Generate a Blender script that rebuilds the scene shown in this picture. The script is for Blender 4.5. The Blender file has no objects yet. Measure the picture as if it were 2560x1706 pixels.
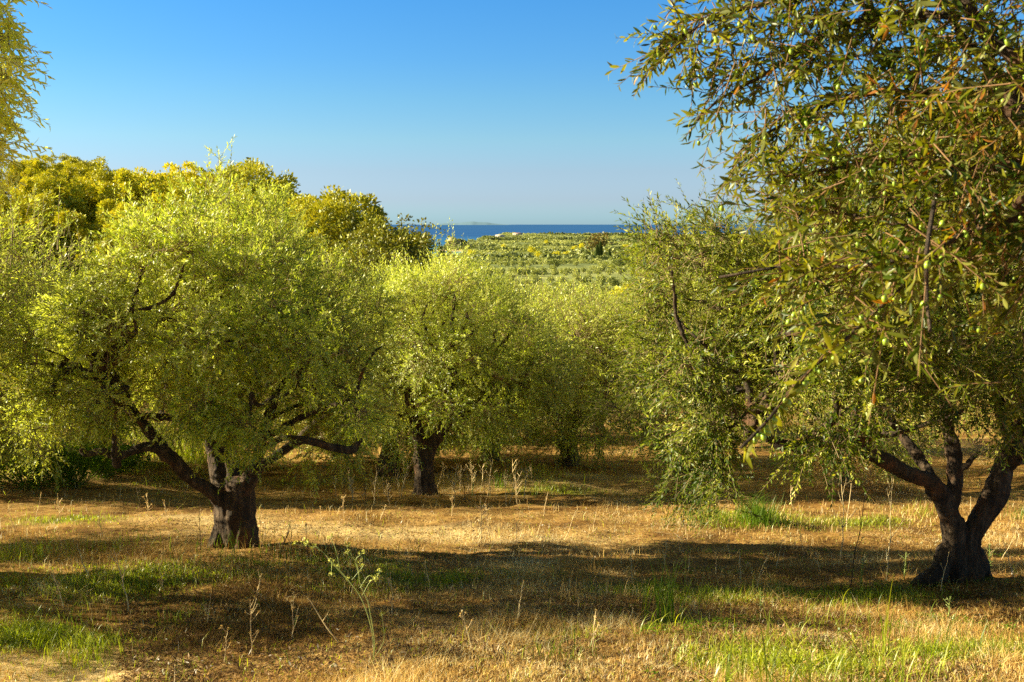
import bpy, math, random
import numpy as np
from mathutils import Vector

random.seed(7)
R = np.random.default_rng(7)
C = bpy.context.scene.collection

# ------------------------------------------------------------------ camera model
W0, H0, F = 2560.0, 1706.0, 2489.0
EYE = np.array([0.0, 0.0, 1.7])
PITCH = math.atan(293.0 / F)
FW = np.array([0, math.cos(PITCH), -math.sin(PITCH)])
UP = np.array([0, math.sin(PITCH), math.cos(PITCH)])


def ray(px, py):
    d = FW + np.array([1.0, 0, 0]) * (px - W0 / 2) / F + UP * (H0 / 2 - py) / F
    return d


def at(px, py, Y):
    d = ray(px, py)
    return EYE + d * (Y / d[1])


def mpp(Y):
    """metres per photo pixel at depth Y"""
    return Y / F


# ------------------------------------------------------------------ terrain
_lat = R.random((256, 256))


def vnoise(x, y, s=1.0, o=0):
    x = np.asarray(x, float) / s + 31.7 * o
    y = np.asarray(y, float) / s + 17.3 * o
    xi = np.floor(x).astype(int)
    yi = np.floor(y).astype(int)
    fx = x - xi
    fy = y - yi
    fx = fx * fx * (3 - 2 * fx)
    fy = fy * fy * (3 - 2 * fy)
    a = _lat[xi & 255, yi & 255]
    b = _lat[(xi + 1) & 255, yi & 255]
    c = _lat[xi & 255, (yi + 1) & 255]
    d = _lat[(xi + 1) & 255, (yi + 1) & 255]
    return (a * (1 - fx) + b * fx) * (1 - fy) + (c * (1 - fx) + d * fx) * fy


PY = [-60, -30, 0, 21, 30, 50, 80, 120, 300, 600, 1000, 1200, 1600, 2400, 3000, 3600, 4200, 4600, 9000]
PZ = [4, 2.5, 0, -4.0, -5.1, -7.5, -11, -16, -26, -33.5, -40.5, -50, -56.5, -56, -47, -38.5, -60, -100, -100]
SEA = -68.3
sm = lambda a, b, t: (lambda u: u * u * (3 - 2 * u))(np.clip((t - a) / (b - a), 0, 1))
# shoreline, as x/y bearing (in photo pixels from the centre line) against distance
SD = [1500, 1900, 2150, 2300, 2450, 2520, 2600, 2700, 2850, 2950, 3100, 3300, 3600]
SU = [1060, 1135, 1165, 1178, 1172, 1130, 1066, 1094, 1110, 1165, 1186, 1200, 1235]


def height(x, y):
    x = np.asarray(x, float)
    y = np.asarray(y, float)
    base = np.interp(y, PY, PZ)
    near = 1 - sm(40, 140, y)
    # hillside rising on the left, further back
    base = base + sm(6, 60, -x) * sm(14, 85, y) * (1 - sm(260, 600, y)) * 19.0
    base = base + sm(4, 14, -x) * sm(10, 26, y) * 0.5 * near
    # rise on the right
    base = base + sm(6, 40, x) * sm(14, 60, y) * (1 - sm(100, 200, y)) * 1.6
    # low bank behind the big right-hand tree
    base = base + 0.34 * np.exp(-(((x - 6.6) / 2.0) ** 2 + ((y - 18.6) / 1.2) ** 2))
    base = base + near * ((vnoise(x, y, 3.1) - .5) * .22 + (vnoise(x, y, .9, 1) - .5) * .10 + (vnoise(x, y, .25, 2) - .5) * .05)
    base = base + sm(200, 500, y) * (vnoise(x, y, 90, 3) - .5) * 7 + sm(900, 1800, y) * (vnoise(x, y, 260, 4) - .5) * 9
    # coast
    u = np.where(y > 1, x / np.maximum(y, 1) * F + W0 / 2, 0)
    us = np.interp(y, SD, SU)
    wob = (vnoise(x, y, 45, 5) - .5) * 12
    m = sm(us - 3 + wob, us + 26 + wob, u)
    far = sm(1450, 1700, y)
    prof = base
    cape = 22 * np.exp(-((y - 2800) / 70) ** 2) * sm(1095, 1106, u) * (1 - sm(1120, 1175, u)) * (.8 + .4 * vnoise(x, y, 14, 6))
    low = np.exp(-((y - 2600) / 240) ** 2) * (1 - sm(1150, 1330, u))
    prof = prof * (1 - low) + (SEA + 3.0) * low + cape * far
    prof = np.maximum(prof, -90)
    bump = SEA - 14 + m * (prof - (SEA - 14))
    return base * (1 - far) + bump * far


def hit(px, py):
    """ground point seen through photo pixel px, py"""
    d = ray(px, py)
    t = np.geomspace(3, 120, 900)
    p = EYE + d * t[:, None]
    k = int(np.argmax(p[:, 2] <= height(p[:, 0], p[:, 1])))
    t = np.linspace(t[max(k - 1, 0)], t[k], 60)
    p = EYE + d * t[:, None]
    return p[int(np.argmax(p[:, 2] <= height(p[:, 0], p[:, 1])))]


def _march(px, py):
    d = FW[None] + np.array([1.0, 0, 0])[None] * ((px - W0 / 2) / F)[:, None] + UP[None] * ((H0 / 2 - py) / F)[:, None]
    t = np.full(len(px), 3.0)
    done = np.zeros(len(px), bool)
    for _ in range(420):
        p = EYE + d * t[:, None]
        done |= p[:, 2] <= height(p[:, 0], p[:, 1])
        t = np.where(done, t, t * 1.008)
        if done.all() or t.min() > 90:
            break
    return t


_gx = np.linspace(-400, 2960, 169)
_gy = np.linspace(990, 1820, 84)
_GX, _GY = np.meshgrid(_gx, _gy, indexing='ij')
_GT = _march(_GX.ravel(), _GY.ravel()).reshape(_GX.shape)


def hit_many(px, py):
    """many ground points at once, read off a coarse grid of ray distances"""
    fx = (px - _gx[0]) / (_gx[1] - _gx[0]); fy = (py - _gy[0]) / (_gy[1] - _gy[0])
    i = np.clip(fx.astype(int), 0, len(_gx) - 2); j = np.clip(fy.astype(int), 0, len(_gy) - 2)
    fx = fx - i; fy = fy - j
    t = (_GT[i, j] * (1 - fx) + _GT[i + 1, j] * fx) * (1 - fy) + (_GT[i, j + 1] * (1 - fx) + _GT[i + 1, j + 1] * fx) * fy
    d = FW[None] + np.array([1.0, 0, 0])[None] * ((px - W0 / 2) / F)[:, None] + UP[None] * ((H0 / 2 - py) / F)[:, None]
    p = EYE + d * t[:, None]
    return p[p[:, 1] < 75]


# ------------------------------------------------------------------ mesh helpers
def mesh(name, V, faces, mats, attrs=None, fmat=None, smooth=False):
    """faces: list of int arrays (n,3) or (n,4); fmat: list of material indices per array"""
    V = np.asarray(V, np.float32)
    me = bpy.data.meshes.new(name)
    me.vertices.add(len(V))
    me.vertices.foreach_set('co', V.ravel())
    tot = sum(a.size for a in faces)
    nf = sum(len(a) for a in faces)
    me.loops.add(tot)
    me.polygons.add(nf)
    me.loops.foreach_set('vertex_index', np.concatenate([a.ravel() for a in faces]).astype(np.int32))
    cnt = np.concatenate([np.full(len(a), a.shape[1]) for a in faces])
    st = np.concatenate([[0], np.cumsum(cnt)[:-1]]).astype(np.int32)
    me.polygons.foreach_set('loop_start', st)
    if fmat:
        me.polygons.foreach_set('material_index', np.concatenate([np.full(len(a), m) for a, m in zip(faces, fmat)]).astype(np.int32))
    if smooth:
        me.polygons.foreach_set('use_smooth', np.ones(nf, bool))
    for m in mats:
        me.materials.append(m)
    for k, v in (attrs or {}).items():
        at_ = me.attributes.new(k, 'FLOAT', 'POINT')
        at_.data.foreach_set('value', np.asarray(v, np.float32))
    me.update(calc_edges=True)
    return me


def link(name, me, parent=None):
    o = bpy.data.objects.new(name, me)
    C.objects.link(o)
    if parent is not None:
        o.parent = parent
    return o


def tag(o, label, cat, group=None, kind=None):
    o['label'] = label
    o['category'] = cat
    if group:
        o['group'] = group
    if kind:
        o['kind'] = kind
    return o


def thing(name, loc, label, cat, group=None):
    o = bpy.data.objects.new(name, None)
    o.empty_display_size = .3
    C.objects.link(o)
    o.location = loc
    return tag(o, label, cat, group)


def nrm(a):
    return a / np.maximum(np.linalg.norm(a, axis=-1, keepdims=True), 1e-9)


def rdir(n, rng=None):
    rng = rng or R
    return nrm(rng.normal(size=(n, 3)))


class Acc:
    """collects geometry pieces into one mesh"""
    def __init__(s):
        s.V = []; s.F = []; s.M = []; s.A = []; s.n = 0

    def add(s, V, faces, mat=0, v=None):
        V = np.asarray(V, float).reshape(-1, 3)
        for f in faces:
            s.F.append(np.asarray(f) + s.n)
            s.M.append(mat)
        s.V.append(V)
        s.A.append(np.full(len(V), .5) if v is None else v)
        s.n += len(V)

    def mesh(s, name, mats, origin=(0, 0, 0), smooth=False):
        V = np.concatenate(s.V) - np.asarray(origin, float)
        return mesh(name, V, s.F, mats, {'v': np.concatenate(s.A)}, s.M, smooth)


def tubes(acc, P, Rd, sides=3, mat=0, v=None, cap=False):
    """P (n,k,3) polylines with radii (n,k)"""
    n, k, _ = P.shape
    T = np.gradient(P, axis=1)
    T = nrm(T)
    ref = np.array([.31, .53, .79])
    A = nrm(np.cross(T, ref))
    B = np.cross(T, A)
    th = np.arange(sides) * 2 * math.pi / sides
    ring = P[:, :, None] + Rd[:, :, None, None] * (A[:, :, None] * np.cos(th)[:, None] + B[:, :, None] * np.sin(th)[:, None])
    V = ring.reshape(-1, 3)
    i = np.arange(n)[:, None, None] * k * sides + np.arange(k - 1)[None, :, None] * sides
    j = np.arange(sides)[None, None, :]
    j2 = (j + 1) % sides
    q = np.stack([i + j, i + j2, i + j2 + sides, i + j + sides], -1).reshape(-1, 4)
    vv = None if v is None else np.repeat(v, k * sides)
    acc.add(V, [q], mat, vv)


def leaves(acc, P, D, N, L, Wd, v, mat=0, detail=False):
    """rhombic or curved leaves. P,D,N (n,3) L,W,v (n)"""
    S = nrm(np.cross(D, N))
    N = np.cross(S, D)
    L = L[:, None]; Wd = Wd[:, None]
    n = len(P)
    if not detail:
        V = np.stack([P, P + D * L * .48 + S * Wd * .5, P + D * L, P + D * L * .48 - S * Wd * .5], 1)
        q = np.arange(n)[:, None] * 4 + np.arange(4)[None]
        acc.add(V, [q], mat, np.repeat(v, 4))
    else:
        b = -N * L * R.uniform(-.05, .28, (n, 1))
        f = N * Wd * .12
        V = np.stack([P,
                      P + D * L * .2 + S * Wd * .32 + f + b * .04, P + D * L * .2 - b * 0 + b * .04, P + D * L * .2 - S * Wd * .32 + f + b * .04,
                      P + D * L * .55 + S * Wd * .5 + f + b * .3, P + D * L * .55 + b * .3, P + D * L * .55 - S * Wd * .5 + f + b * .3,
                      P + D * L * .85 + S * Wd * .25 + f * .5 + b * .72, P + D * L * .85 + b * .72, P + D * L * .85 - S * Wd * .25 + f * .5 + b * .72,
                      P + D * L + b], 1)
        o = np.arange(n)[:, None] * 11
        q = [[1, 4, 5, 2], [2, 5, 6, 3], [4, 7, 8, 5], [5, 8, 9, 6]]
        t = [[0, 1, 2], [0, 2, 3], [7, 10, 8], [8, 10, 9]]
        Q = np.concatenate([o + np.array(a)[None] for a in q])
        Tt = np.concatenate([o + np.array(a)[None] for a in t])
        acc.add(V, [Q, Tt], mat, np.repeat(v, 11))


def shoots(acc, P0, D0, Ln, nl, leafL, leafW, droop=.12, detail=False, v0=None, leafmat=0, twigmat=1, twigr=.0022, rng=None, twigs=True, sides=3, nbias=None):
    """leafy shoots: start, direction, length; nl leaves on each"""
    n = len(P0)
    t = (np.arange(nl) + .5) / nl
    g = np.array([0, 0, -1.0])
    dl = droop * Ln[:, None, None]
    P = P0[:, None] + D0[:, None] * (Ln[:, None] * t)[:, :, None] + g * dl * (t ** 2)[None, :, None]
    T = nrm(D0[:, None] + g * (droop * 2 * t)[None, :, None])
    ax = nrm(np.cross(T, rdir(n)[:, None]))
    bx = np.cross(T, ax)
    # decussate pairs
    k = np.arange(nl)
    ang = (k % 2) * math.pi + (k // 2 % 2) * math.pi / 2
    ang = ang[None] + R.normal(0, .35, (n, nl))
    perp = ax * np.cos(ang)[..., None] + bx * np.sin(ang)[..., None]
    sp = R.uniform(.55, 1.0, (n, nl, 1))
    D = nrm(T * (1.15 - sp * .55) + perp * sp * .75 + R.normal(0, .15, (n, nl, 3)) + g * .08)
    N = T - D * (T * D).sum(-1, keepdims=True) + R.normal(0, .3, (n, nl, 3))
    if nbias is not None:
        N = N * np.sign((N * nbias[:, None]).sum(-1, keepdims=True)) + nbias[:, None] * .9
    N = nrm(N)
    size = R.uniform(.65, 1.15, (n, nl)) * (1 - .35 * np.abs(t - .45) * 1.4)[None]
    LL = leafL * size
    WW = leafW * size * R.uniform(.8, 1.2, (n, nl))
    if v0 is None:
        v0 = R.random(n)
    v = np.clip(v0[:, None] + R.normal(0, .14, (n, nl)), 0, 1)
    f = lambda a: a.reshape(-1, 3)
    leaves(acc, f(P), f(D), f(N), LL.ravel(), WW.ravel(), v.ravel(), leafmat, detail)
    if twigs:
        tt = np.array([-.3, .35, 1.0])
        PP = P0[:, None] + D0[:, None] * (Ln[:, None] * tt)[:, :, None] + g * dl * (tt ** 2)[None, :, None]
        rr = np.tile(np.array([twigr * 1.3, twigr, twigr * .5]), (n, 1))
        tubes(acc, PP, rr, sides, twigmat)
    return P, D


def catmull(pts, n):
    pts = np.asarray(pts, float)
    k = len(pts)
    p = np.vstack([2 * pts[0] - pts[1], pts, 2 * pts[-1] - pts[-2]])
    out = []
    for s in np.linspace(0, k - 1 - 1e-6, n):
        i = int(s); u = s - i
        a, b, c, d = p[i:i + 4]
        out.append(.5 * ((2 * b) + (-a + c) * u + (2 * a - 5 * b + 4 * c - d) * u * u + (-a + 3 * b - 3 * c + d) * u ** 3))
    return np.array(out)


def limb(acc, pts, radii, sides=16, gn=.12, seed=0, step=.05, wig=.0, twist=1.0, capped=True):
    """gnarled tube through pts (x,y,z) with radii"""
    pts = np.asarray(pts, float)
    L = np.linalg.norm(np.diff(pts, axis=0), axis=1).sum()
    n = max(5, int(L / step))
    q = catmull(np.column_stack([pts, radii]), n)
    P = q[:, :3].copy(); r = np.maximum(q[:, 3], .004)
    rs = np.random.default_rng(seed)
    if wig:
        for c in range(3):
            ph = rs.uniform(0, 6.28, 3)
            s = np.linspace(0, L, n)
            P[:, c] += wig * (np.sin(s * 5 + ph[0]) * .5 + np.sin(s * 11 + ph[1]) * .3 + np.sin(s * 23 + ph[2]) * .15) * np.minimum(1, s / .3)
    T = nrm(np.gradient(P, axis=0))
    A = np.zeros_like(P)
    a = nrm(np.cross(T[0], [.2, .9, .1]))
    for i in range(n):
        a = nrm(a - T[i] * (a @ T[i]))
        A[i] = a
    B = np.cross(T, A)
    th = np.arange(sides) * 2 * math.pi / sides
    s = np.linspace(0, L, n)[:, None]
    ph = rs.uniform(0, 6.28, 6)
    g = 1 + gn * (np.sin(3 * th + ph[0] + s * twist) * .6 + np.sin(5 * th + ph[1] - s * twist * 1.6) * .45
                  + np.sin(8 * th + ph[2] + s * 2) * .25 + np.sin(s * 7 + ph[3]) * .35 + np.sin(s * 15 + ph[4] + 2 * th) * .25)
    V = P[:, None] + (r[:, None] * g)[..., None] * (A[:, None] * np.cos(th)[None, :, None] + B[:, None] * np.sin(th)[None, :, None])
    i = np.arange(n - 1)[:, None] * sides
    j = np.arange(sides)[None]
    j2 = (j + 1) % sides
    Q = np.stack([i + j, i + j2, i + j2 + sides, i + j + sides], -1).reshape(-1, 4)
    Vf = V.reshape(-1, 3)
    Fs = [Q]
    if capped:
        Vf = np.vstack([Vf, P[0], P[-1] + T[-1] * r[-1] * .6])
        a0, a1 = n * sides, n * sides + 1
        jj = np.arange(sides); k2 = (jj + 1) % sides
        Fs.append(np.stack([np.full(sides, a0), k2, jj], -1))
        o = (n - 1) * sides
        Fs.append(np.stack([np.full(sides, a1), o + jj, o + k2], -1))
    acc.add(Vf, Fs, 0)
    return P


# ------------------------------------------------------------------ materials
def new_mat(name):
    m = bpy.data.materials.new(name)
    m.use_nodes = True
    nt = m.node_tree
    nt.nodes.clear()
    out = nt.nodes.new('ShaderNodeOutputMaterial')
    return m, nt, out


def N_(nt, t, **k):
    n = nt.nodes.new(t)
    for a, b in k.items():
        setattr(n, a, b)
    return n


def ramp(nt, fac, stops):
    r = nt.nodes.new('ShaderNodeValToRGB')
    e = r.color_ramp.elements
    while len(e) < len(stops):
        e.new(.5)
    for i, (p, c) in enumerate(stops):
        e[i].position = p
        e[i].color = (*c, 1)
    nt.links.new(fac, r.inputs[0])
    return r.outputs[0]


def noise(nt, scale, detail=4, vec=None, rough=.55):
    n = N_(nt, 'ShaderNodeTexNoise')
    n.inputs['Scale'].default_value = scale
    n.inputs['Detail'].default_value = detail
    n.inputs['Roughness'].default_value = rough
    if vec is not None:
        nt.links.new(vec, n.inputs['Vector'])
    return n.outputs['Fac']


def mixc(nt, f, a, b, mode='MIX'):
    m = N_(nt, 'ShaderNodeMix', data_type='RGBA', blend_type=mode)
    for s, x in ((0, f), (6, a), (7, b)):
        if hasattr(x, 'is_output') or isinstance(x, bpy.types.NodeSocket):
            nt.links.new(x, m.inputs[s])
        else:
            m.inputs[s].default_value = x if s == 0 else (*x, 1)
    return m.outputs[2]


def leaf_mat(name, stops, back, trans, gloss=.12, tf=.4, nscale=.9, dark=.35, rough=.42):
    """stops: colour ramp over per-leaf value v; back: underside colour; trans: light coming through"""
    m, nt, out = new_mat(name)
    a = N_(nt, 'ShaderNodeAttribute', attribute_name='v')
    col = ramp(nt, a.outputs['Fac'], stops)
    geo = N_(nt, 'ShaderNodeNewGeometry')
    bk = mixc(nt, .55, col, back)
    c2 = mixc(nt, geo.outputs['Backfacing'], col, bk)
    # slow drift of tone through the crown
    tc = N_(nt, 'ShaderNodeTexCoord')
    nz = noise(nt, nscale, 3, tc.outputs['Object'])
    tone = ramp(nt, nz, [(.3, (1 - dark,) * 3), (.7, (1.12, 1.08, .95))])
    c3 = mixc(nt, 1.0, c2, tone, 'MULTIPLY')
    d = N_(nt, 'ShaderNodeBsdfDiffuse')
    nt.links.new(c3, d.inputs['Color'])
    t = N_(nt, 'ShaderNodeBsdfTranslucent')
    tcl = mixc(nt, 1.0, c3, trans, 'MULTIPLY')
    nt.links.new(tcl, t.inputs['Color'])
    mx = N_(nt, 'ShaderNodeMixShader')
    mx.inputs[0].default_value = tf
    nt.links.new(d.outputs[0], mx.inputs[1]); nt.links.new(t.outputs[0], mx.inputs[2])
    g = N_(nt, 'ShaderNodeBsdfGlossy')
    g.inputs['Roughness'].default_value = rough
    g.inputs['Color'].default_value = (.9, .9, .85, 1)
    m2 = N_(nt, 'ShaderNodeMixShader')
    m2.inputs[0].default_value = gloss
    nt.links.new(mx.outputs[0], m2.inputs[1]); nt.links.new(g.outputs[0], m2.inputs[2])
    nt.links.new(m2.outputs[0], out.inputs[0])
    return m


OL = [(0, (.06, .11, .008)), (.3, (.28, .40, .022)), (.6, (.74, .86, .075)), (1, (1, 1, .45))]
M = {}
M['olive'] = leaf_mat('olive_leaf', OL, (.85, .86, .25), (1.05, 1.05, .4), gloss=.05, tf=.5)
M['olive_far'] = leaf_mat('olive_leaf_far', [(0, (.12, .19, .012)), (.45, (.55, .68, .05)), (1, (1, 1, .32))], (.85, .86, .2), (1.05, 1.05, .3), tf=.36, gloss=.03)
M['olive_shade'] = leaf_mat('olive_leaf_shaded', [(0, (.025, .055, .004)), (.4, (.085, .15, .009)), (.7, (.36, .42, .022)), (1, (1, .95, .22))], (.34, .42, .10), (1.2, 1.1, .3), gloss=.02, tf=.42)  # darker copy of the olive leaf; the right tree's shade sits in its colour
M['olive_near'] = leaf_mat('olive_leaf_near', [(0, (.025, .055, .006)), (.4, (.075, .125, .01)), (.8, (.27, .29, .022)), (.985, (.5, .46, .07)), (1, (.55, .22, .05))], (.42, .42, .12), (1.25, 1.15, .25), gloss=.02, tf=.5, rough=.35)
M['olive_sunlit'] = leaf_mat('olive_leaf_sunlit', [(0, (.35, .42, .02)), (.3, (.7, .75, .04)), (.6, (.97, .95, .08)), (1, (1, 1, .4))], (1, 1, .35), (1.05, 1.05, .4), gloss=.03, tf=.5, dark=.05)  # brighter copy: sunlight on the corner twigs is put into the leaf colour
M['gold'] = leaf_mat('evergreen_leaf_gold', [(0, (.16, .19, .008)), (.5, (.56, .62, .02)), (1, (.95, .96, .06))], (.8, .65, .08), (1.3, 1.1, .4), tf=.25, gloss=.04)
M['green'] = leaf_mat('evergreen_leaf', [(0, (.12, .14, .006)), (.5, (.50, .52, .015)), (1, (.92, .88, .04))], (.6, .55, .08), (1.3, 1.1, .4), tf=.25, gloss=.04)
M['dark'] = leaf_mat('evergreen_leaf_dark', [(0, (.05, .07, .004)), (.5, (.24, .27, .01)), (1, (.6, .6, .03))], (.3, .26, .05), (1.3, 1.1, .4), tf=.2, gloss=.04)
M['yellow'] = leaf_mat('pine_needles_yellow', [(0, (.5, .48, .02)), (1, (.85, .78, .05))], (.7, .65, .05), (1.3, 1.2, .3), tf=.3, gloss=.02, dark=.15)
M['straw'] = leaf_mat('straw', [(0, (.13, .06, .015)), (.3, (.46, .25, .055)), (.7, (.95, .68, .26)), (1, (1, .95, .68))], (.8, .5, .16), (1.0, .95, .7), gloss=.03, tf=.25, nscale=.35, dark=.3)
M['grass'] = leaf_mat('grass_blade', [(0, (.05, .11, .006)), (.5, (.34, .43, .02)), (1, (.9, .84, .08))], (.45, .5, .05), (1.5, 1.6, .4), gloss=.05, tf=.4, nscale=.5)
M['lush'] = leaf_mat('lush_blade', [(0, (.03, .08, .01)), (.5, (.11, .21, .015)), (1, (.34, .44, .04))], (.12, .2, .03), (1.5, 1.6, .4), gloss=.02, tf=.4)
M['litter'] = leaf_mat('litter_leaf', [(0, (.07, .04, .025)), (.5, (.25, .13, .05)), (1, (.52, .30, .11))], (.35, .24, .13), (1, .9, .6), gloss=.05, tf=.15)


def bark_mat(name, dark, mid, lite, bump=.9, rust=(.30, .12, .04)):
    m, nt, out = new_mat(name)
    tc = N_(nt, 'ShaderNodeTexCoord')
    mp = N_(nt, 'ShaderNodeMapping')
    mp.inputs['Scale'].default_value = (1, 1, .2)
    nt.links.new(tc.outputs['Object'], mp.inputs[0])
    n1 = noise(nt, 16, 8, mp.outputs[0], .7)
    n2 = noise(nt, 3.2, 3, tc.outputs['Object'])
    n3 = noise(nt, 70, 4, mp.outputs[0], .7)
    col = ramp(nt, n1, [(.32, dark), (.5, mid), (.72, lite)])
    rf = ramp(nt, n2, [(.55, (0, 0, 0)), (.72, (.75, .75, .75))])
    col = mixc(nt, rf, col, rust)
    b = N_(nt, 'ShaderNodeBsdfPrincipled')
    b.inputs['Roughness'].default_value = .95
    nt.links.new(col, b.inputs['Base Color'])
    ad = N_(nt, 'ShaderNodeMath', operation='MULTIPLY_ADD')
    ad.inputs[1].default_value = .35
    nt.links.new(n3, ad.inputs[0]); nt.links.new(n1, ad.inputs[2])
    bp = N_(nt, 'ShaderNodeBump')
    bp.inputs['Strength'].default_value = bump
    bp.inputs['Distance'].default_value = .12
    nt.links.new(ad.outputs[0], bp.inputs['Height'])
    nt.links.new(bp.outputs[0], b.inputs['Normal'])
    nt.links.new(b.outputs[0], out.inputs[0])
    return m


M['bark'] = bark_mat('olive_bark', (.016, .010, .007), (.085, .052, .03), (.27, .18, .11))
M['bark_far'] = bark_mat('tree_bark', (.04, .03, .02), (.12, .085, .05), (.22, .16, .1), .4)


def plain(name, c, rough=.7, var=.25, scale=8.0):
    m, nt, out = new_mat(name)
    b = N_(nt, 'ShaderNodeBsdfPrincipled')
    b.inputs['Roughness'].default_value = rough
    tc = N_(nt, 'ShaderNodeTexCoord')
    nz = noise(nt, scale, 4, tc.outputs['Object'])
    lo = tuple(x * (1 - var) for x in c); hi = tuple(min(1, x * (1 + var)) for x in c)
    nt.links.new(ramp(nt, nz, [(.3, lo), (.7, hi)]), b.inputs['Base Color'])
    nt.links.new(b.outputs[0], out.inputs[0])
    return m


M['twig'] = plain('twig_bark', (.28, .19, .09), .8)
M['twig_near'] = plain('young_twig_bark', (.20, .10, .035), .7)
M['stalk'] = plain('dry_stalk', (.85, .62, .32), .8)
M['stalk_dark'] = plain('dark_stalk', (.10, .06, .03), .8)
M['fennel'] = plain('fennel_stem', (.45, .52, .16), .5)
M['umbel'] = plain('fennel_flower', (.62, .60, .10), .6)
M['olive_fruit'] = plain('green_olive', (.30, .42, .04), .35, .15, 30)
M['stone'] = plain('pale_stone', (.50, .40, .27), .9, .3, 20)
M['wall_cream'] = plain('cream_render', (.7, .6, .45), .8, .06)
M['roof_red'] = plain('roof_tiles', (.50, .20, .12), .8)
M['glass_dark'] = plain('window_glass', (.06, .07, .09), .2)

# ground material: attribute g = greenness
m, nt, out = new_mat('ground_earth')
tc = N_(nt, 'ShaderNodeTexCoord')
n1 = noise(nt, 1.1, 6, tc.outputs['Object'], .65)
n2 = noise(nt, 14, 8, tc.outputs['Object'], .75)
n3 = noise(nt, 60, 6, tc.outputs['Object'], .8)
c1 = ramp(nt, n2, [(.3, (.12, .055, .015)), (.5, (.42, .235, .06)), (.72, (.95, .66, .28))])
c2 = ramp(nt, n3, [(.35, (.14, .065, .018)), (.55, (.5, .29, .08)), (.7, (.95, .64, .24))])
cc = mixc(nt, .5, c1, c2)
tn = ramp(nt, n1, [(.36, (.30, .23, .17)), (.5, (.8, .74, .66)), (.62, (1.05, 1.1, 1.25))])
cc = mixc(nt, 1.0, cc, tn, 'MULTIPLY')
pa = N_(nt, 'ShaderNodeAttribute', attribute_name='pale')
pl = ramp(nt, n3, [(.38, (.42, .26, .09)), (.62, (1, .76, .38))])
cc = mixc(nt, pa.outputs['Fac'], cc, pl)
ga = N_(nt, 'ShaderNodeAttribute', attribute_name='g')
gr = ramp(nt, n2, [(.3, (.04, .06, .012)), (.7, (.16, .19, .03))])
cc = mixc(nt, ga.outputs['Fac'], cc, gr)
fa = N_(nt, 'ShaderNodeAttribute', attribute_name='far')
mpf = N_(nt, 'ShaderNodeMapping')
mpf.inputs['Scale'].default_value = (1, 1, 1)
nt.links.new(tc.outputs['Object'], mpf.inputs[0])
nf1 = noise(nt, .012, 8, mpf.outputs[0], .7)
nf2 = noise(nt, .06, 6, mpf.outputs[0], .7)
fc = ramp(nt, nf1, [(.38, (.10, .14, .07)), (.52, (.30, .33, .11)), (.66, (.60, .56, .22))])  # bluish-grey bias stands for distance haze
fc2 = ramp(nt, nf2, [(.4, (.07, .10, .03)), (.6, (.34, .35, .09))])
fc = mixc(nt, .5, fc, fc2)
cc = mixc(nt, fa.outputs['Fac'], cc, fc)
ba = N_(nt, 'ShaderNodeAttribute', attribute_name='sand')
cc = mixc(nt, ba.outputs['Fac'], cc, (.55, .38, .22))
b = N_(nt, 'ShaderNodeBsdfPrincipled')
b.inputs['Roughness'].default_value = 1
b.inputs['Specular IOR Level'].default_value = .1
nt.links.new(cc, b.inputs['Base Color'])
bp = N_(nt, 'ShaderNodeBump')
bp.inputs['Strength'].default_value = .6
bp.inputs['Distance'].default_value = .03
nt.links.new(n2, bp.inputs['Height'])
nt.links.new(bp.outputs[0], b.inputs['Normal'])
nt.links.new(b.outputs[0], out.inputs[0])
M['ground'] = m

# ------------------------------------------------------------------ ground sheet
GP = [(560, 1440, 2.0, .8), (420, 1410, 1.0, .4), (1000, 1440, 1.2, .5), (760, 1400, 1.0, .4), (80, 1590, .6, .3), (1880, 1290, 1.3, .8), (2080, 1500, .9, .5),
      (2020, 1650, .8, .4), (2430, 1620, .7, .4), (230, 1140, 3.0, 1.6), (450, 1080, 1.8, 2), (2200, 1300, .9, .5), (1560, 1480, .5, .4),
      (150, 1300, 1.0, .5), (1380, 1230, 1.3, .8), (900, 1205, 1.5, .6), (1420, 1590, .6, .3), (1760, 1500, .5, .3), (1150, 1100, 2, 2)]
PP = [(hit(a, b), c, d) for a, b, c, d in [(760, 1320, 1.6, .5), (1020, 1325, 1.5, .5), (1300, 1345, 1.3, .4), (560, 1300, 1.4, .5), (60, 1190, 2, .6), (1300, 1200, 2.5, .8), (1500, 1190, 2, .5), (950, 1200, 1.5, .5), (1560, 1480, 1, .3), (400, 1660, 1.6, .35), (100, 1690, 1.2, .3)]]  # sunlit strips of the clearing painted as paler ground and straw
GW = [(hit(a, b), c, d) for a, b, c, d in GP]


def green(x, y):
    g = np.zeros_like(np.asarray(x, float))
    for p, rx, ry in GW:
        g = g + np.exp(-(((x - p[0]) / rx) ** 2 + ((y - p[1]) / ry) ** 2))
    n = vnoise(x, y, 1.3, 7) * .6 + vnoise(x, y, .35, 8) * .4
    left = sm(3, 8, -np.asarray(x, float)) * .22
    return np.clip((np.clip(g, 0, 1) + left + .03) * 1.35 * n + (n - .66) * .5 - .04, 0, 1)


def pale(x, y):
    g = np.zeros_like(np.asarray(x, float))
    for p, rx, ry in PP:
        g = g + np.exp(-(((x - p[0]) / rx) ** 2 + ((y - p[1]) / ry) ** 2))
    return np.clip(g * (.1 + 1.1 * vnoise(x, y, .5, 60)), 0, .85)


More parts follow.
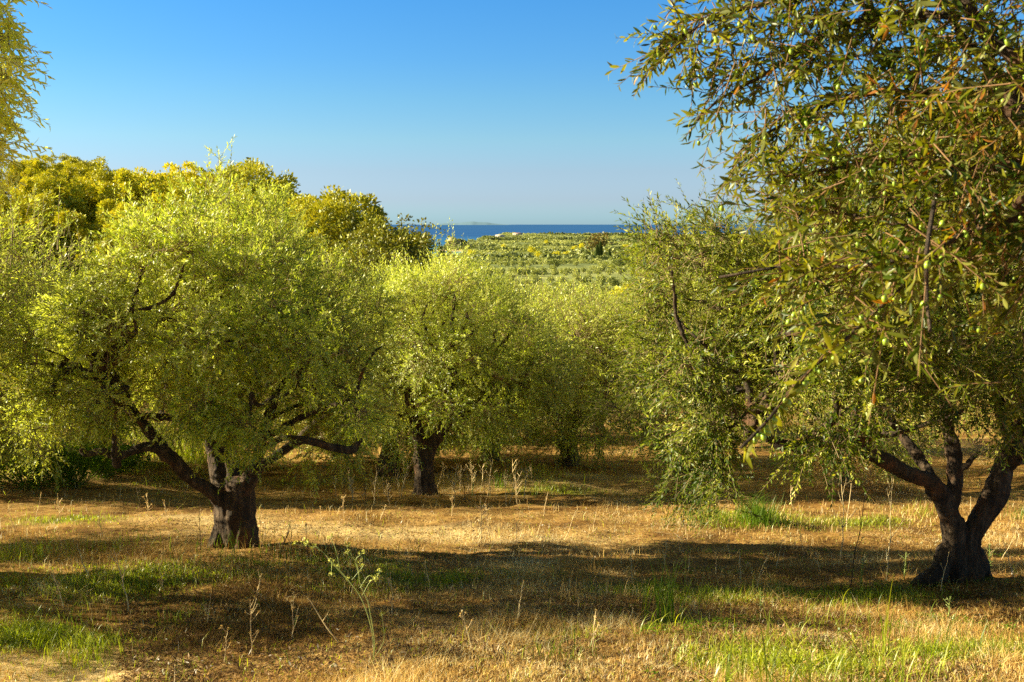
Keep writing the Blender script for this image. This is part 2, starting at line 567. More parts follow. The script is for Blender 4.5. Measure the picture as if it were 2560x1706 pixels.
ny, nx = 620, 420
ys = np.concatenate([np.linspace(-30, 4, 40, endpoint=False), np.linspace(4, 40, 300, endpoint=False), np.geomspace(40, 9000, ny - 340)])
ts = np.linspace(-1, 1, nx)
ts = np.sign(ts) * np.abs(ts) ** 1.15
Yg, Tg = np.meshgrid(ys, ts, indexing='ij')
Xg = Tg * (14 + .95 * np.maximum(Yg, 0) + np.where(Yg < 4, 16, 16 * np.exp(-(Yg - 4) / 10)))
Zg = height(Xg, Yg)
idx = np.arange(ny * nx).reshape(ny, nx)
q = np.stack([idx[:-1, :-1], idx[:-1, 1:], idx[1:, 1:], idx[1:, :-1]], -1).reshape(-1, 4)
u_ = np.where(Yg > 1, Xg / np.maximum(Yg, 1) * F + W0 / 2, 0)
sand = sm(1400, 1600, Yg) * (1 - sm(2.2, 5, Zg - SEA)) + np.exp(-((Yg - 2790) / 90) ** 2) * (1 - sm(1140, 1170, u_)) * .9 * (Yg > 1500)
me = mesh('ground', np.stack([Xg, Yg, Zg], -1).reshape(-1, 3), [q], [M['ground']],
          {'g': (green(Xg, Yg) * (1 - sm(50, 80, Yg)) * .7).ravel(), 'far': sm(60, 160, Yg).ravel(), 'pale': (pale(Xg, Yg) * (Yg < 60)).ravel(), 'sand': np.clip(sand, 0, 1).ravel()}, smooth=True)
tag(link('ground', me), 'dry grassy slope of the olive grove running down to the coast', 'ground', kind='structure')

# ------------------------------------------------------------------ sea
m, nt, out = new_mat('sea_water')
tc = N_(nt, 'ShaderNodeTexCoord')
sx = N_(nt, 'ShaderNodeSeparateXYZ')
nt.links.new(tc.outputs['Object'], sx.inputs[0])
dv = N_(nt, 'ShaderNodeMath', operation='DIVIDE')
dv.inputs[1].default_value = 20000
nt.links.new(sx.outputs['Y'], dv.inputs[0])
mpw = N_(nt, 'ShaderNodeMapping')
mpw.inputs['Scale'].default_value = (.0006, .004, 1)
nt.links.new(tc.outputs['Object'], mpw.inputs[0])
wn = noise(nt, 1.0, 5, mpw.outputs[0])
col = ramp(nt, dv.outputs[0], [(.08, (.10, .36, .44)), (.128, (.12, .36, .46)), (.17, (.035, .17, .38)), (.3, (.018, .095, .30)), (.8, (.022, .10, .29))])
tn = ramp(nt, wn, [(.35, (.85, .88, .9)), (.65, (1.12, 1.1, 1.08))])
col = mixc(nt, 1.0, col, tn, 'MULTIPLY')
b = N_(nt, 'ShaderNodeBsdfPrincipled')
b.inputs['Roughness'].default_value = .55
b.inputs['Specular IOR Level'].default_value = .12
nt.links.new(col, b.inputs['Base Color'])
nt.links.new(b.outputs[0], out.inputs[0])
M['sea'] = m
xs = np.array([-60000, -20000, -5000, 0, 5000, 20000, 60000.])
yy = np.array([1300, 3000, 6000, 12000, 30000, 90000.])
Xs, Ys = np.meshgrid(xs, yy)
ix = np.arange(Xs.size).reshape(Xs.shape)
q = np.stack([ix[:-1, :-1], ix[:-1, 1:], ix[1:, 1:], ix[1:, :-1]], -1).reshape(-1, 4)
me = mesh('sea', np.stack([Xs, Ys, np.full_like(Xs, SEA)], -1).reshape(-1, 3), [q], [m])
tag(link('sea', me), 'calm deep blue sea meeting the sky beyond the headland', 'sea', kind='structure')

# faint far island on the horizon, pale with distance
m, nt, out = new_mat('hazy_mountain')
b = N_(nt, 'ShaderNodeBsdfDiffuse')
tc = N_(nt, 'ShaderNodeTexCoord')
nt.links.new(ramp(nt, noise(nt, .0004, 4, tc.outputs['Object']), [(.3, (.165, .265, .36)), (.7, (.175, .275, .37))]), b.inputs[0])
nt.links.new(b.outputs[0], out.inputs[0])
xs = np.linspace(-5200, 900, 60)
hz = 620 * np.exp(-((xs + 2600) / 1100) ** 2) + 260 * np.exp(-((xs + 4200) / 700) ** 2) + 330 * np.exp(-((xs + 1500) / 900) ** 2)
hz = hz * (.9 + .2 * vnoise(xs, xs * 0, 300)) * .27
V = np.concatenate([np.stack([xs, 60000 + 0 * xs, SEA + 0 * xs - 5], -1), np.stack([xs, 61500 + 0 * xs, SEA + hz], -1), np.stack([xs, 63500 + 0 * xs, SEA - 5 + 0 * xs], -1)])
i = np.arange(59)
q = np.concatenate([np.stack([i, i + 1, i + 61, i + 60], -1), np.stack([i + 60, i + 61, i + 121, i + 120], -1)])
mt_hazy = m
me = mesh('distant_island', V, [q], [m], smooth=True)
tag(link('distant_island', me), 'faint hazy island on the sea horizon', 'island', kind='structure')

# ------------------------------------------------------------------ olive trees
def crown_shoots(lobes, nshoot, rng_seed, up=.55, hang=.5, spike=.05, Ls=(.16, .4)):
    """shoot starts and directions spread through the lobes (c, r)"""
    rs = np.random.default_rng(rng_seed)
    c = np.array([l[0] for l in lobes]); r = np.array([l[1] for l in lobes])
    ns_ = 8
    sd_ = nrm(rs.normal(size=(len(lobes), ns_, 3)))
    sc_ = c[:, None] + sd_ * (r[:, None] * rs.uniform(.45, .95, (len(lobes), ns_)))[..., None]
    sr_ = r[:, None] * rs.uniform(.28, .55, (len(lobes), ns_))
    lobes = list(lobes) + [0] * (len(lobes) * ns_)
    c = np.concatenate([c, sc_.reshape(-1, 3)]); r0_ = np.concatenate([r, sr_.ravel()])
    w = np.concatenate([.25 * r ** 2.1, sr_.ravel() ** 2.1 * .62]); w = w / w.sum()
    r = np.concatenate([r * .8, sr_.ravel()])
    nl0 = len(r) // (ns_ + 1)
    k = rs.choice(len(lobes), nshoot, p=w)
    d = nrm(rs.normal(size=(nshoot, 3)))
    rad = rs.uniform(.25, 1, nshoot) ** .55
    # lumpy lobes
    ph = rs.uniform(0, 6.28, (len(lobes), 3))
    lump = 1 + .2 * np.sin(d[:, 0] * 5 + ph[k, 0]) * np.sin(d[:, 1] * 5 + ph[k, 1]) + .16 * np.sin(d[:, 2] * 7 + ph[k, 2])
    sc = np.array([1.08, 1.08, .88])
    P = c[k] + d * sc * (r[k] * rad * lump)[:, None]
    cc = (c * w[:, None]).sum(0)
    outw = nrm(P - cc)
    topness = np.clip((P[:, 2] - cc[2]) / (np.abs(P[:, 2] - cc[2]).max() + .01), -1, 1)
    D = d * .55 + outw * .35 + rs.normal(0, .55, (nshoot, 3))
    D[:, 2] += np.where(topness > 0, up * (.3 + topness), hang * topness)
    D = nrm(D)
    L = rs.uniform(*Ls, nshoot)
    sp = (rs.random(nshoot) < spike) & (topness > .25)
    L = np.where(sp, L * 1.9, L)
    D = np.where(sp[:, None], nrm(D * .35 + np.array([0, 0, 1.0])), D)
    clump = np.random.default_rng(rng_seed + 5).random(len(lobes))[k]
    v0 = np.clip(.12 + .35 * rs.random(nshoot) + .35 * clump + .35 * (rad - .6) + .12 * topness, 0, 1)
    return P, D, L, v0, np.where(k < nl0, k, (k - nl0) // ns_)


def crown_mesh(name, lobes, nshoot, nleaf, leafL, leafW, origin, seed, mat, **kw):
    a = Acc()
    Ls = kw.pop('Ls', (.16, .4))
    P, D, L, v0, k = crown_shoots(lobes, nshoot, seed, Ls=Ls, **{x: kw.pop(x) for x in ('up', 'hang', 'spike') if x in kw})
    cen = np.mean([l[0] for l in lobes], 0)
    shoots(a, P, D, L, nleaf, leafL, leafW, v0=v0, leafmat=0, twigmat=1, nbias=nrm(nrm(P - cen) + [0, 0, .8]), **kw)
    # secondary branches: from each lobe heart to some of its shoots
    c = np.array([l[0] for l in lobes])
    sel = np.random.default_rng(seed + 1).choice(nshoot, min(nshoot, len(lobes) * 8), replace=False)
    A0 = c[k[sel]] + rdir(len(sel)) * .08
    B0 = P[sel]
    t = np.linspace(0, 1, 6)[None, :, None]
    mid = rdir(len(sel))[:, None] * .1 * np.sin(t * math.pi) + rdir(len(sel))[:, None] * .035 * np.sin(t * 9)
    PP = A0[:, None] * (1 - t) + B0[:, None] * t + mid
    rr = np.linspace(.009, .003, 6)[None] * R.uniform(.6, 1.3, (len(sel), 1))
    tubes(a, PP, rr, 4, 1)
    return a.mesh(name, [mat, M['twig']], origin)


def remeshed(o, vox=.02, disp=.02):
    md = o.modifiers.new('fuse', 'REMESH')
    md.mode = 'VOXEL'
    md.voxel_size = vox
    md.use_smooth_shade = True
    tx = bpy.data.textures.new('gnarl', 'CLOUDS')
    tx.noise_scale = .13
    tx.noise_depth = 3
    d = o.modifiers.new('gnarl', 'DISPLACE')
    d.texture = tx
    d.strength = disp * 2.2
    d.mid_level = .5
    d.texture_coords = 'LOCAL'
    tx2 = bpy.data.textures.new('warts', 'CLOUDS')
    tx2.noise_scale = .045
    d2 = o.modifiers.new('warts', 'DISPLACE')
    d2.texture = tx2
    d2.strength = disp * .8


def px_lobes(spec, Y, base, depth_r, seed, zshift=0):
    """spec rows (px, py, r_px): place volumes of foliage round the trunk axis; each row becomes lobes in front of and behind it"""
    rs = np.random.default_rng(seed)
    out = []
    cx = np.mean([s[0] for s in spec]); hw = (max(s[0] for s in spec) - min(s[0] for s in spec)) / 2 + 1
    for s in spec:
        px, py, r = s[:3]
        span = math.sqrt(max(.15, 1 - ((px - cx) / hw) ** 2)) * depth_r
        dys = s[3] if len(s) > 3 else (-.72 * span, 0.0, .72 * span)
        for dy in dys:
            yy_ = Y + dy + rs.normal(0, .12)
            # keep the lobe's real place in the tree: position from the depth of the trunk
            p0 = at(px, py, Y)
            p0 = p0 + np.array([rs.normal(0, .12), yy_ - Y, rs.normal(0, .12)])
            shrink = .88 - .25 * abs(dy) / max(depth_r, .1)
            out.append((p0, r * mpp(Y) * shrink))
    return out


def boughs(acc, start_pts, lobes, seed, r0=.05):
    """boughs from trunk fork points up into each lobe"""
    rs = np.random.default_rng(seed)
    sp = np.array(start_pts)
    for i, (c, r) in enumerate(lobes):
        if r < .3:
            continue
        d = np.linalg.norm(sp - c, axis=1) + rs.uniform(0, .5, len(sp))
        s = sp[np.argmin(d)]
        mid = (s + c) / 2 + rs.normal(0, .16, 3) + np.array([0, 0, .12])
        q1 = s * .72 + c * .28 + rs.normal(0, .09, 3)
        q3 = s * .25 + c * .75 + rs.normal(0, .12, 3)
        limb(acc, [s, q1, mid, q3, c], [r0 * rs.uniform(.8, 1.2), r0 * .8, r0 * .6, r0 * .45, r0 * .25], 7, .15, seed + i, .09, .025)


def olive_px(name, basepx, Y, trunk_paths, lobes, nshoot, nleaf, leafL, leafW, seed, label, mat, forks, fuse=True, vox=.02, group=None, r0=.05, sides=16, **kw):
    b = hit(*basepx) if Y is None else at(basepx[0], basepx[1], Y)
    b = np.array([b[0], b[1], float(height(b[0], b[1]))])
    root = thing(name, tuple(b), label, 'olive tree', group)
    a = Acc()
    for i, (pts, rad) in enumerate(trunk_paths):
        limb(a, pts, rad, sides, .13, seed + i, .04, .012)
    boughs(a, forks, lobes, seed + 50, r0)
    me = a.mesh('trunk', [M['bark']], b, True)
    o = link('trunk', me, root)
    if fuse:
        remeshed(o, vox)
    cm = crown_mesh('crown', lobes, nshoot, nleaf, leafL, leafW, b, seed + 9, mat, **kw)
    link('crown', cm, root)
    return root


# ---- tree 1: big olive left of centre
B1 = hit(570, 1368)
Y1 = B1[1]
P1 = lambda x, y, dy=0: at(x, y, Y1 + dy)
k1 = mpp(Y1)
tr1 = [
    ([P1(580, 1395), P1(585, 1350), P1(588, 1290), P1(592, 1240), P1(600, 1200)], [52 * k1, 40 * k1, 35 * k1, 36 * k1, 28 * k1]),
    ([P1(560, 1395, .05), P1(566, 1330), P1(560, 1270), P1(560, 1230)], [40 * k1, 30 * k1, 27 * k1, 26 * k1]),
    ([P1(612, 1400, -.1), P1(610, 1340, -.06), P1(612, 1280, -.03), P1(615, 1230)], [42 * k1, 30 * k1, 28 * k1, 28 * k1]),
    ([P1(515, 1392, -.2), P1(540, 1362, -.1), P1(556, 1320)], [10 * k1, 20 * k1, 22 * k1]),
    ([P1(655, 1395, -.15), P1(634, 1368, -.1), P1(622, 1320)], [10 * k1, 18 * k1, 20 * k1]),
    # left limb
    ([P1(566, 1262), P1(530, 1232, -.1), P1(478, 1200, -.3), P1(430, 1150, -.45), P1(385, 1118, -.5), P1(340, 1125, -.6), P1(290, 1150, -.7)], [25 * k1, 18 * k1, 17 * k1, 16 * k1, 14 * k1, 11 * k1, 7 * k1]),
    ([P1(420, 1145, -.45), P1(392, 1098, -.35), P1(360, 1062, -.3), P1(320, 1010, -.3), P1(270, 950, -.4)], [18 * k1, 14 * k1, 13 * k1, 10 * k1, 6 * k1]),
    ([P1(292, 1168, -.65), P1(290, 1120, -.7), P1(286, 1070, -.7), P1(280, 1010, -.7), P1(250, 940, -.7)], [9 * k1, 10 * k1, 8 * k1, 7 * k1, 4 * k1]),
    ([P1(300, 1150, -.65), P1(255, 1130, -.6), P1(215, 1135, -.6), P1(200, 1120, -.6)], [9 * k1, 9 * k1, 9 * k1, 5 * k1]),
    # centre stems
    ([P1(562, 1250), P1(548, 1190, .1), P1(538, 1130, .2), P1(520, 1085, .25), P1(480, 1055, .2), P1(430, 1045, .1), P1(385, 1052, 0)], [27 * k1, 21 * k1, 19 * k1, 15 * k1, 12 * k1, 9 * k1, 6 * k1]),
    ([P1(590, 1230), P1(578, 1170, .1), P1(566, 1115, .2), P1(572, 1040, .3), P1(600, 950, .3), P1(560, 840, .3)], [26 * k1, 16 * k1, 15 * k1, 13 * k1, 10 * k1, 7 * k1]),
    ([P1(608, 1225), P1(640, 1165, -.1), P1(655, 1100, -.2), P1(680, 1010, -.2), P1(730, 920, -.1), P1(760, 830, 0)], [24 * k1, 16 * k1, 13 * k1, 11 * k1, 8 * k1, 5 * k1]),
    ([P1(615, 1215, .1), P1(650, 1170, .3), P1(720, 1120, .5), P1(800, 1050, .6), P1(880, 980, .6)], [22 * k1, 13 * k1, 12 * k1, 9 * k1, 5 * k1]),
    ([P1(890, 985, -.9), P1(905, 930, -.9), P1(935, 880, -.9), P1(965, 862, -.9)], [5 * k1, 4.5 * k1, 3.5 * k1, 2.5 * k1]),
    ([P1(655, 1100, -.2), P1(760, 1040, -.5), P1(850, 1010, -.8), P1(893, 980, -.9)], [9 * k1, 7 * k1, 6 * k1, 5 * k1]),
]
sp1 = [(430, 640, 110), (560, 600, 125), (690, 630, 115), (800, 740, 115), (330, 720, 105), (245, 830, 105), (450, 800, 140), (620, 790, 150),
       (780, 870, 130), (900, 900, 100), (900, 780, 70), (150, 880, 110), (60, 960, 85, (-1.3, -.4)), (120, 1010, 80, (-1.3, -.4)), (265, 950, 95), (420, 920, 95), (590, 940, 105),
       (750, 1010, 100), (880, 1050, 85), (930, 1100, 55, (-.5,)), (650, 1060, 50, (-1.0, .9)), (180, 1050, 55, (-1.0, -.3)), (560, 500, 60, (0,)), (567, 445, 34, (0,)), (568, 405, 20, (0,)),
       (780, 1110, 50, (.9, -.6)), (520, 700, 120), (620, 530, 70)]
l1 = px_lobes(sp1, Y1, B1, 2.2, 11)
fk1 = [P1(385, 1118, -.5), P1(320, 1010, -.3), P1(538, 1130, .2), P1(566, 1115, .2), P1(600, 950, .3), P1(655, 1100, -.2), P1(730, 920, -.1), P1(720, 1120, .5), P1(430, 1045, .1), P1(560, 840, .3), P1(250, 940, -.7)]
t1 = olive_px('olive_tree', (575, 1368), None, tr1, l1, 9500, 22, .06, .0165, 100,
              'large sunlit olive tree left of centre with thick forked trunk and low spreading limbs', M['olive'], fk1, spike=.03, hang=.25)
# snapped dead branch poking out of the crown
a = Acc()
limb(a, [P1(655, 1120, -.3), P1(710, 1092, -.9), P1(770, 1102, -1.3), P1(820, 1116, -1.4), P1(868, 1126, -1.45), P1(886, 1112, -1.45), P1(897, 1096, -1.5)],
     [.035, .035, .04, .042, .045, .028, .01], 12, .18, 5, .03, .015)
link('dead_branch', a.mesh('dead_branch', [M['stone'] if False else M['bark']], B1, True), t1)

# ---- tree 2: middle olive
B2 = hit(1064, 1236)
Y2 = B2[1]
P2 = lambda x, y, dy=0: at(x, y, Y2 + dy)
k2 = mpp(Y2)
tr2 = [
    ([P2(1064, 1255), P2(1062, 1215), P2(1058, 1170), P2(1052, 1130), P2(1045, 1090), P2(1030, 1030), P2(1010, 950), P2(980, 860)], [36 * k2, 27 * k2, 24 * k2, 20 * k2, 15 * k2, 12 * k2, 9 * k2, 6 * k2]),
    ([P2(1060, 1160), P2(1078, 1115), P2(1108, 1068), P2(1120, 1000), P2(1130, 930), P2(1100, 830)], [22 * k2, 18 * k2, 17 * k2, 13 * k2, 9 * k2, 6 * k2]),
    ([P2(1108, 1068), P2(1160, 1030), P2(1220, 990, .4), P2(1270, 930, .4)], [13 * k2, 10 * k2, 8 * k2, 5 * k2]),
    ([P2(1088, 1252), P2(1076, 1225), P2(1068, 1190)], [12 * k2, 14 * k2, 14 * k2]),
    ([P2(1038, 1250), P2(1046, 1228), P2(1052, 1190)], [10 * k2, 13 * k2, 14 * k2]),
]
sp2 = [(960, 760, 80), (1040, 720, 70), (1150, 700, 70), (1010, 760, 100), (1110, 730, 80), (1200, 760, 95), (1290, 820, 85), (950, 860, 85), (1060, 860, 110), (1180, 880, 105), (1290, 920, 85),
       (1000, 970, 85), (1120, 980, 85), (1230, 1000, 75), (1320, 970, 55), (900, 970, 60), (1040, 1060, 45, (-1.3, 1.2)), (1210, 1060, 55, (-1.2, .8)), (1340, 880, 85), (1370, 960, 70), (880, 880, 70), (950, 1060, 55), (1280, 1040, 50)]
l2 = px_lobes(sp2, Y2, B2, 2.3, 12)
fk2 = [P2(1030, 1030), P2(1010, 950), P2(1120, 1000), P2(1130, 930), P2(1220, 990, .4)]
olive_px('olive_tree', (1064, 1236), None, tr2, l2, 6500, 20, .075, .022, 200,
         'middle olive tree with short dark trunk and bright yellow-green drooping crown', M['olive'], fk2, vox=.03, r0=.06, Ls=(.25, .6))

# ---- tree 3: big olive on the right
B3 = hit(2385, 1457)
Y3 = B3[1]
P3 = lambda x, y, dy=0: at(x, y, Y3 + dy)
k3 = mpp(Y3)
tr3 = [
    ([P3(2392, 1490), P3(2392, 1440), P3(2388, 1380), P3(2384, 1320), P3(2366, 1280), P3(2348, 1235), P3(2332, 1205)], [52 * k3, 37 * k3, 33 * k3, 31 * k3, 25 * k3, 23 * k3, 20 * k3]),
    ([P3(2425, 1480), P3(2428, 1420), P3(2426, 1360), P3(2430, 1332), P3(2462, 1272), P3(2490, 1222), P3(2510, 1165), P3(2530, 1110), P3(2560, 1060), P3(2600, 960)],
     [38 * k3, 29 * k3, 28 * k3, 26 * k3, 28 * k3, 30 * k3, 25 * k3, 21 * k3, 17 * k3, 10 * k3]),
    ([P3(2282, 1470, -.25), P3(2310, 1456, -.2), P3(2345, 1430, -.12), P3(2368, 1370)], [16 * k3, 24 * k3, 26 * k3, 22 * k3]),
    ([P3(2480, 1480, .1), P3(2456, 1440, .08), P3(2440, 1380)], [18 * k3, 24 * k3, 24 * k3]),
    # long low limb to the left
    ([P3(2348, 1235), P3(2320, 1200, -.1), P3(2258, 1178, -.3), P3(2200, 1142, -.5), P3(2130, 1112, -.6), P3(2060, 1112, -.7), P3(1990, 1118, -.8), P3(1930, 1100, -.8), P3(1870, 1060, -.8)],
     [26 * k3, 22 * k3, 19 * k3, 19 * k3, 21 * k3, 19 * k3, 15 * k3, 11 * k3, 7 * k3]),
    ([P3(2366, 1275), P3(2385, 1215, .1), P3(2384, 1150, .2), P3(2372, 1070, .3), P3(2350, 960, .3), P3(2300, 820, .2), P3(2290, 700, .2)], [26 * k3, 21 * k3, 19 * k3, 17 * k3, 14 * k3, 11 * k3, 7 * k3]),
    ([P3(2340, 1220), P3(2300, 1150, .3), P3(2250, 1080, .5), P3(2180, 990, .6), P3(2080, 900, .6), P3(1990, 800, .5)], [18 * k3, 14 * k3, 13 * k3, 12 * k3, 9 * k3, 6 * k3]),
    ([P3(2510, 1165), P3(2560, 1130, -.2), P3(2620, 1100, -.4), P3(2700, 1000, -.5)], [20 * k3, 17 * k3, 14 * k3, 8 * k3]),
    ([P3(2410, 1175, .1), P3(2432, 1145, .1), P3(2450, 1130, .1)], [8 * k3, 7 * k3, 5 * k3]),
    ([P3(2530, 1110), P3(2500, 1000, .3), P3(2480, 880, .3), P3(2500, 700, .3), P3(2480, 520, .3)], [18 * k3, 14 * k3, 12 * k3, 9 * k3, 5 * k3]),
]
sp3 = [(1720, 660, 110), (1790, 575, 70, (0, .9)), (1690, 820, 110), (1690, 960, 105), (1740, 1090, 85, (-1, 0)), (1800, 1150, 60, (-.9,)), (1890, 700, 150), (1870, 880, 150), (1900, 970, 95),
       (2080, 620, 160), (2070, 820, 170), (2050, 900, 100), (2290, 540, 200), (2290, 760, 190), (2230, 900, 115), (2500, 540, 200), (2490, 780, 190),
       (2380, 930, 100, (-.9, .8)), (2560, 960, 130), (2720, 720, 230), (2700, 480, 200), (2380, 330, 160), (2560, 300, 180), (2180, 450, 130), (2860, 850, 160),
       (2740, 960, 120), (1650, 720, 60, (0,)), (1655, 1040, 60, (-.6,)), (2330, 1020, 45, (-1.4,)), (2540, 1030, 60, (-1.6, -1.2)), (2140, 940, 60, (-1.2, .6)), (1660, 880, 90), (1640, 1020, 70), (1690, 1080, 80), (1730, 1170, 55, (-.8, .2)), (1960, 760, 130)]
l3 = px_lobes(sp3, Y3, B3, 2.7, 13)
fk3 = [P3(2130, 1112, -.6), P3(1990, 1118, -.8), P3(1870, 1060, -.8), P3(2350, 960, .3), P3(2300, 820, .2), P3(2180, 990, .6), P3(2080, 900, .6), P3(1990, 800, .5), P3(2600, 960), P3(2700, 1000, -.5), P3(2480, 880, .3), P3(2500, 700, .3), P3(2290, 700, .2)]
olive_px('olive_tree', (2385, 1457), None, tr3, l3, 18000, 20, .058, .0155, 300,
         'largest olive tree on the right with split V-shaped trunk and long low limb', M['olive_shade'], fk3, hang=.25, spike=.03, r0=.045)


# ---- background olives: four variants, placed several times
def generic_olive(seed, H, rad, nshoot, nleaf, leafL, leafW, mat, trunk_r=.25):
    rs = np.random.default_rng(seed)
    lobes = []
    for i in range(34):
        a_ = rs.uniform(0, 6.28); q_ = math.sqrt(rs.random())
        z = rs.uniform(.2, .84) * H
        w = math.sin(min(1, max(.1, (z / H - .1) / .9)) * math.pi) ** .5
        lobes.append((np.array([math.cos(a_) * q_ * rad * .78 * w, math.sin(a_) * q_ * rad * .78 * w, z]), rs.uniform(.13, .22) * H))
    lobes.append((np.array([0, 0, .62 * H]), .26 * H))
    a = Acc()
    f = []
    limb(a, [(0, 0, -.2), (0.03, 0, .3), (-.04, .03, .8), (0, 0, 1.2)], [trunk_r * 1.3, trunk_r, trunk_r * .85, trunk_r * .8], 12, .15, seed, .08)
    for i in range(4):
        an = i * 1.57 + rs.uniform(-.4, .4)
        e = np.array([math.cos(an) * rad * .45, math.sin(an) * rad * .45, H * rs.uniform(.4, .55)])
        limb(a, [(0, 0, 1.0), e * .35 + np.array([0, 0, .75]), e * .7 + np.array([0, 0, .3]), e], [trunk_r * .6, trunk_r * .45, trunk_r * .35, trunk_r * .2], 8, .12, seed + i, .1, .03)
        f.append(e)
    boughs(a, f, lobes[::2], seed, .05)
    tm = a.mesh('trunk', [M['bark_far']], (0, 0, 0), True)
    cm = crown_mesh('crown', lobes, nshoot, nleaf, leafL, leafW, (0, 0, 0), seed + 3, mat, Ls=(.3, .75), twigr=.004)
    return tm, cm


OV = [generic_olive(21, 5.4, 2.9, 3400, 16, .10, .026, M['olive_far']),
      generic_olive(22, 5.6, 3.0, 3400, 16, .10, .026, M['olive_far']),
      generic_olive(23, 5.2, 2.8, 3600, 16, .095, .024, M['olive'])]


def place_olive(var, x, y, rot, s, label, group=None, sz=1.0):
    z = float(height(x, y))
    root = thing('olive_tree', (x, y, z - .03), label, 'olive tree', group)
    root.rotation_euler = (0, 0, rot)
    root.scale = (s, s, s * sz)
    link('trunk', OV[var][0], root)
    link('crown', OV[var][1], root)
    return root


def xy(u, d):
    return (u - W0 / 2) / F * d


BG = [  # variant, photo column, distance, rot, scale, zscale, label
    (0, 40, 24.0, .3, 1.0, .93, 'pale olive tree at the far left edge behind the large sunlit olive'),
    (1, 255, 23.5, 1.9, .92, .85, 'rounded olive tree directly behind the left side of the large sunlit olive'),
    (2, 560, 24.5, 4.0, .95, .9, 'olive tree hidden behind the top of the large sunlit olive'),
    (1, 840, 27.0, 2.2, .95, .85, 'silvery olive tree in the gap below the dark round evergreen'),
    (0, 1225, 26.5, 5.1, .95, .88, 'olive tree behind the middle olive, its thin tip shoots touching the sea'),
    (1, 965, 23.5, 3.7, .98, .92, 'olive tree filling the gap between the large sunlit olive and the middle olive'),
    (2, 1425, 25.5, .8, 1.12, .84, 'shaded olive tree just right of the middle olive, skirt hanging to the grass'),
    (0, 1500, 35.0, 3.4, 1.05, .92, 'paler olive tree in the centre gap in front of the coastal plain'),
    (1, 1330, 34.0, 1.2, 1.0, .92, 'small distant olive crown showing above the shaded centre olive'),
    (1, 1790, 30.0, 2.9, 1.05, 1.0, 'olive tree seen through the left foliage of the big right olive'),
    (2, 2115, 21.0, 1.1, .95, .95, 'olive tree on the low bank behind the long low limb'),
    (0, 2560, 25.0, 2.4, 1.1, 1.0, 'olive tree behind the big right olive at the right edge'),
    (0, 700, 33.0, 5.6, 1.1, 1.05, 'olive tree glimpsed beneath the evergreens on the hillside'),
    (2, -150, 19.0, 3.1, 1.05, 1.0, 'olive tree at the left edge with green bushes at its foot'),
]
for v, u, d, rot, s, sz, lb in BG:
    place_olive(v, xy(u, d), d, rot, s, lb, None, sz)
# neighbours of the same grove standing left of the frame; they throw the long shadows
OFF = [(2, -7.2, 9.5, .5, .86), (0, -11.4, 12.0, 2.0, .92), (1, -11.6, 18.8, 3.3, .95)]
for i, (v, x, y, rot, s) in enumerate(OFF):
    place_olive(v, x, y, rot, s, 'olive tree just outside the left of the picture shading the grass', 'olive trees left of the picture', (1, .74, .9)[i])

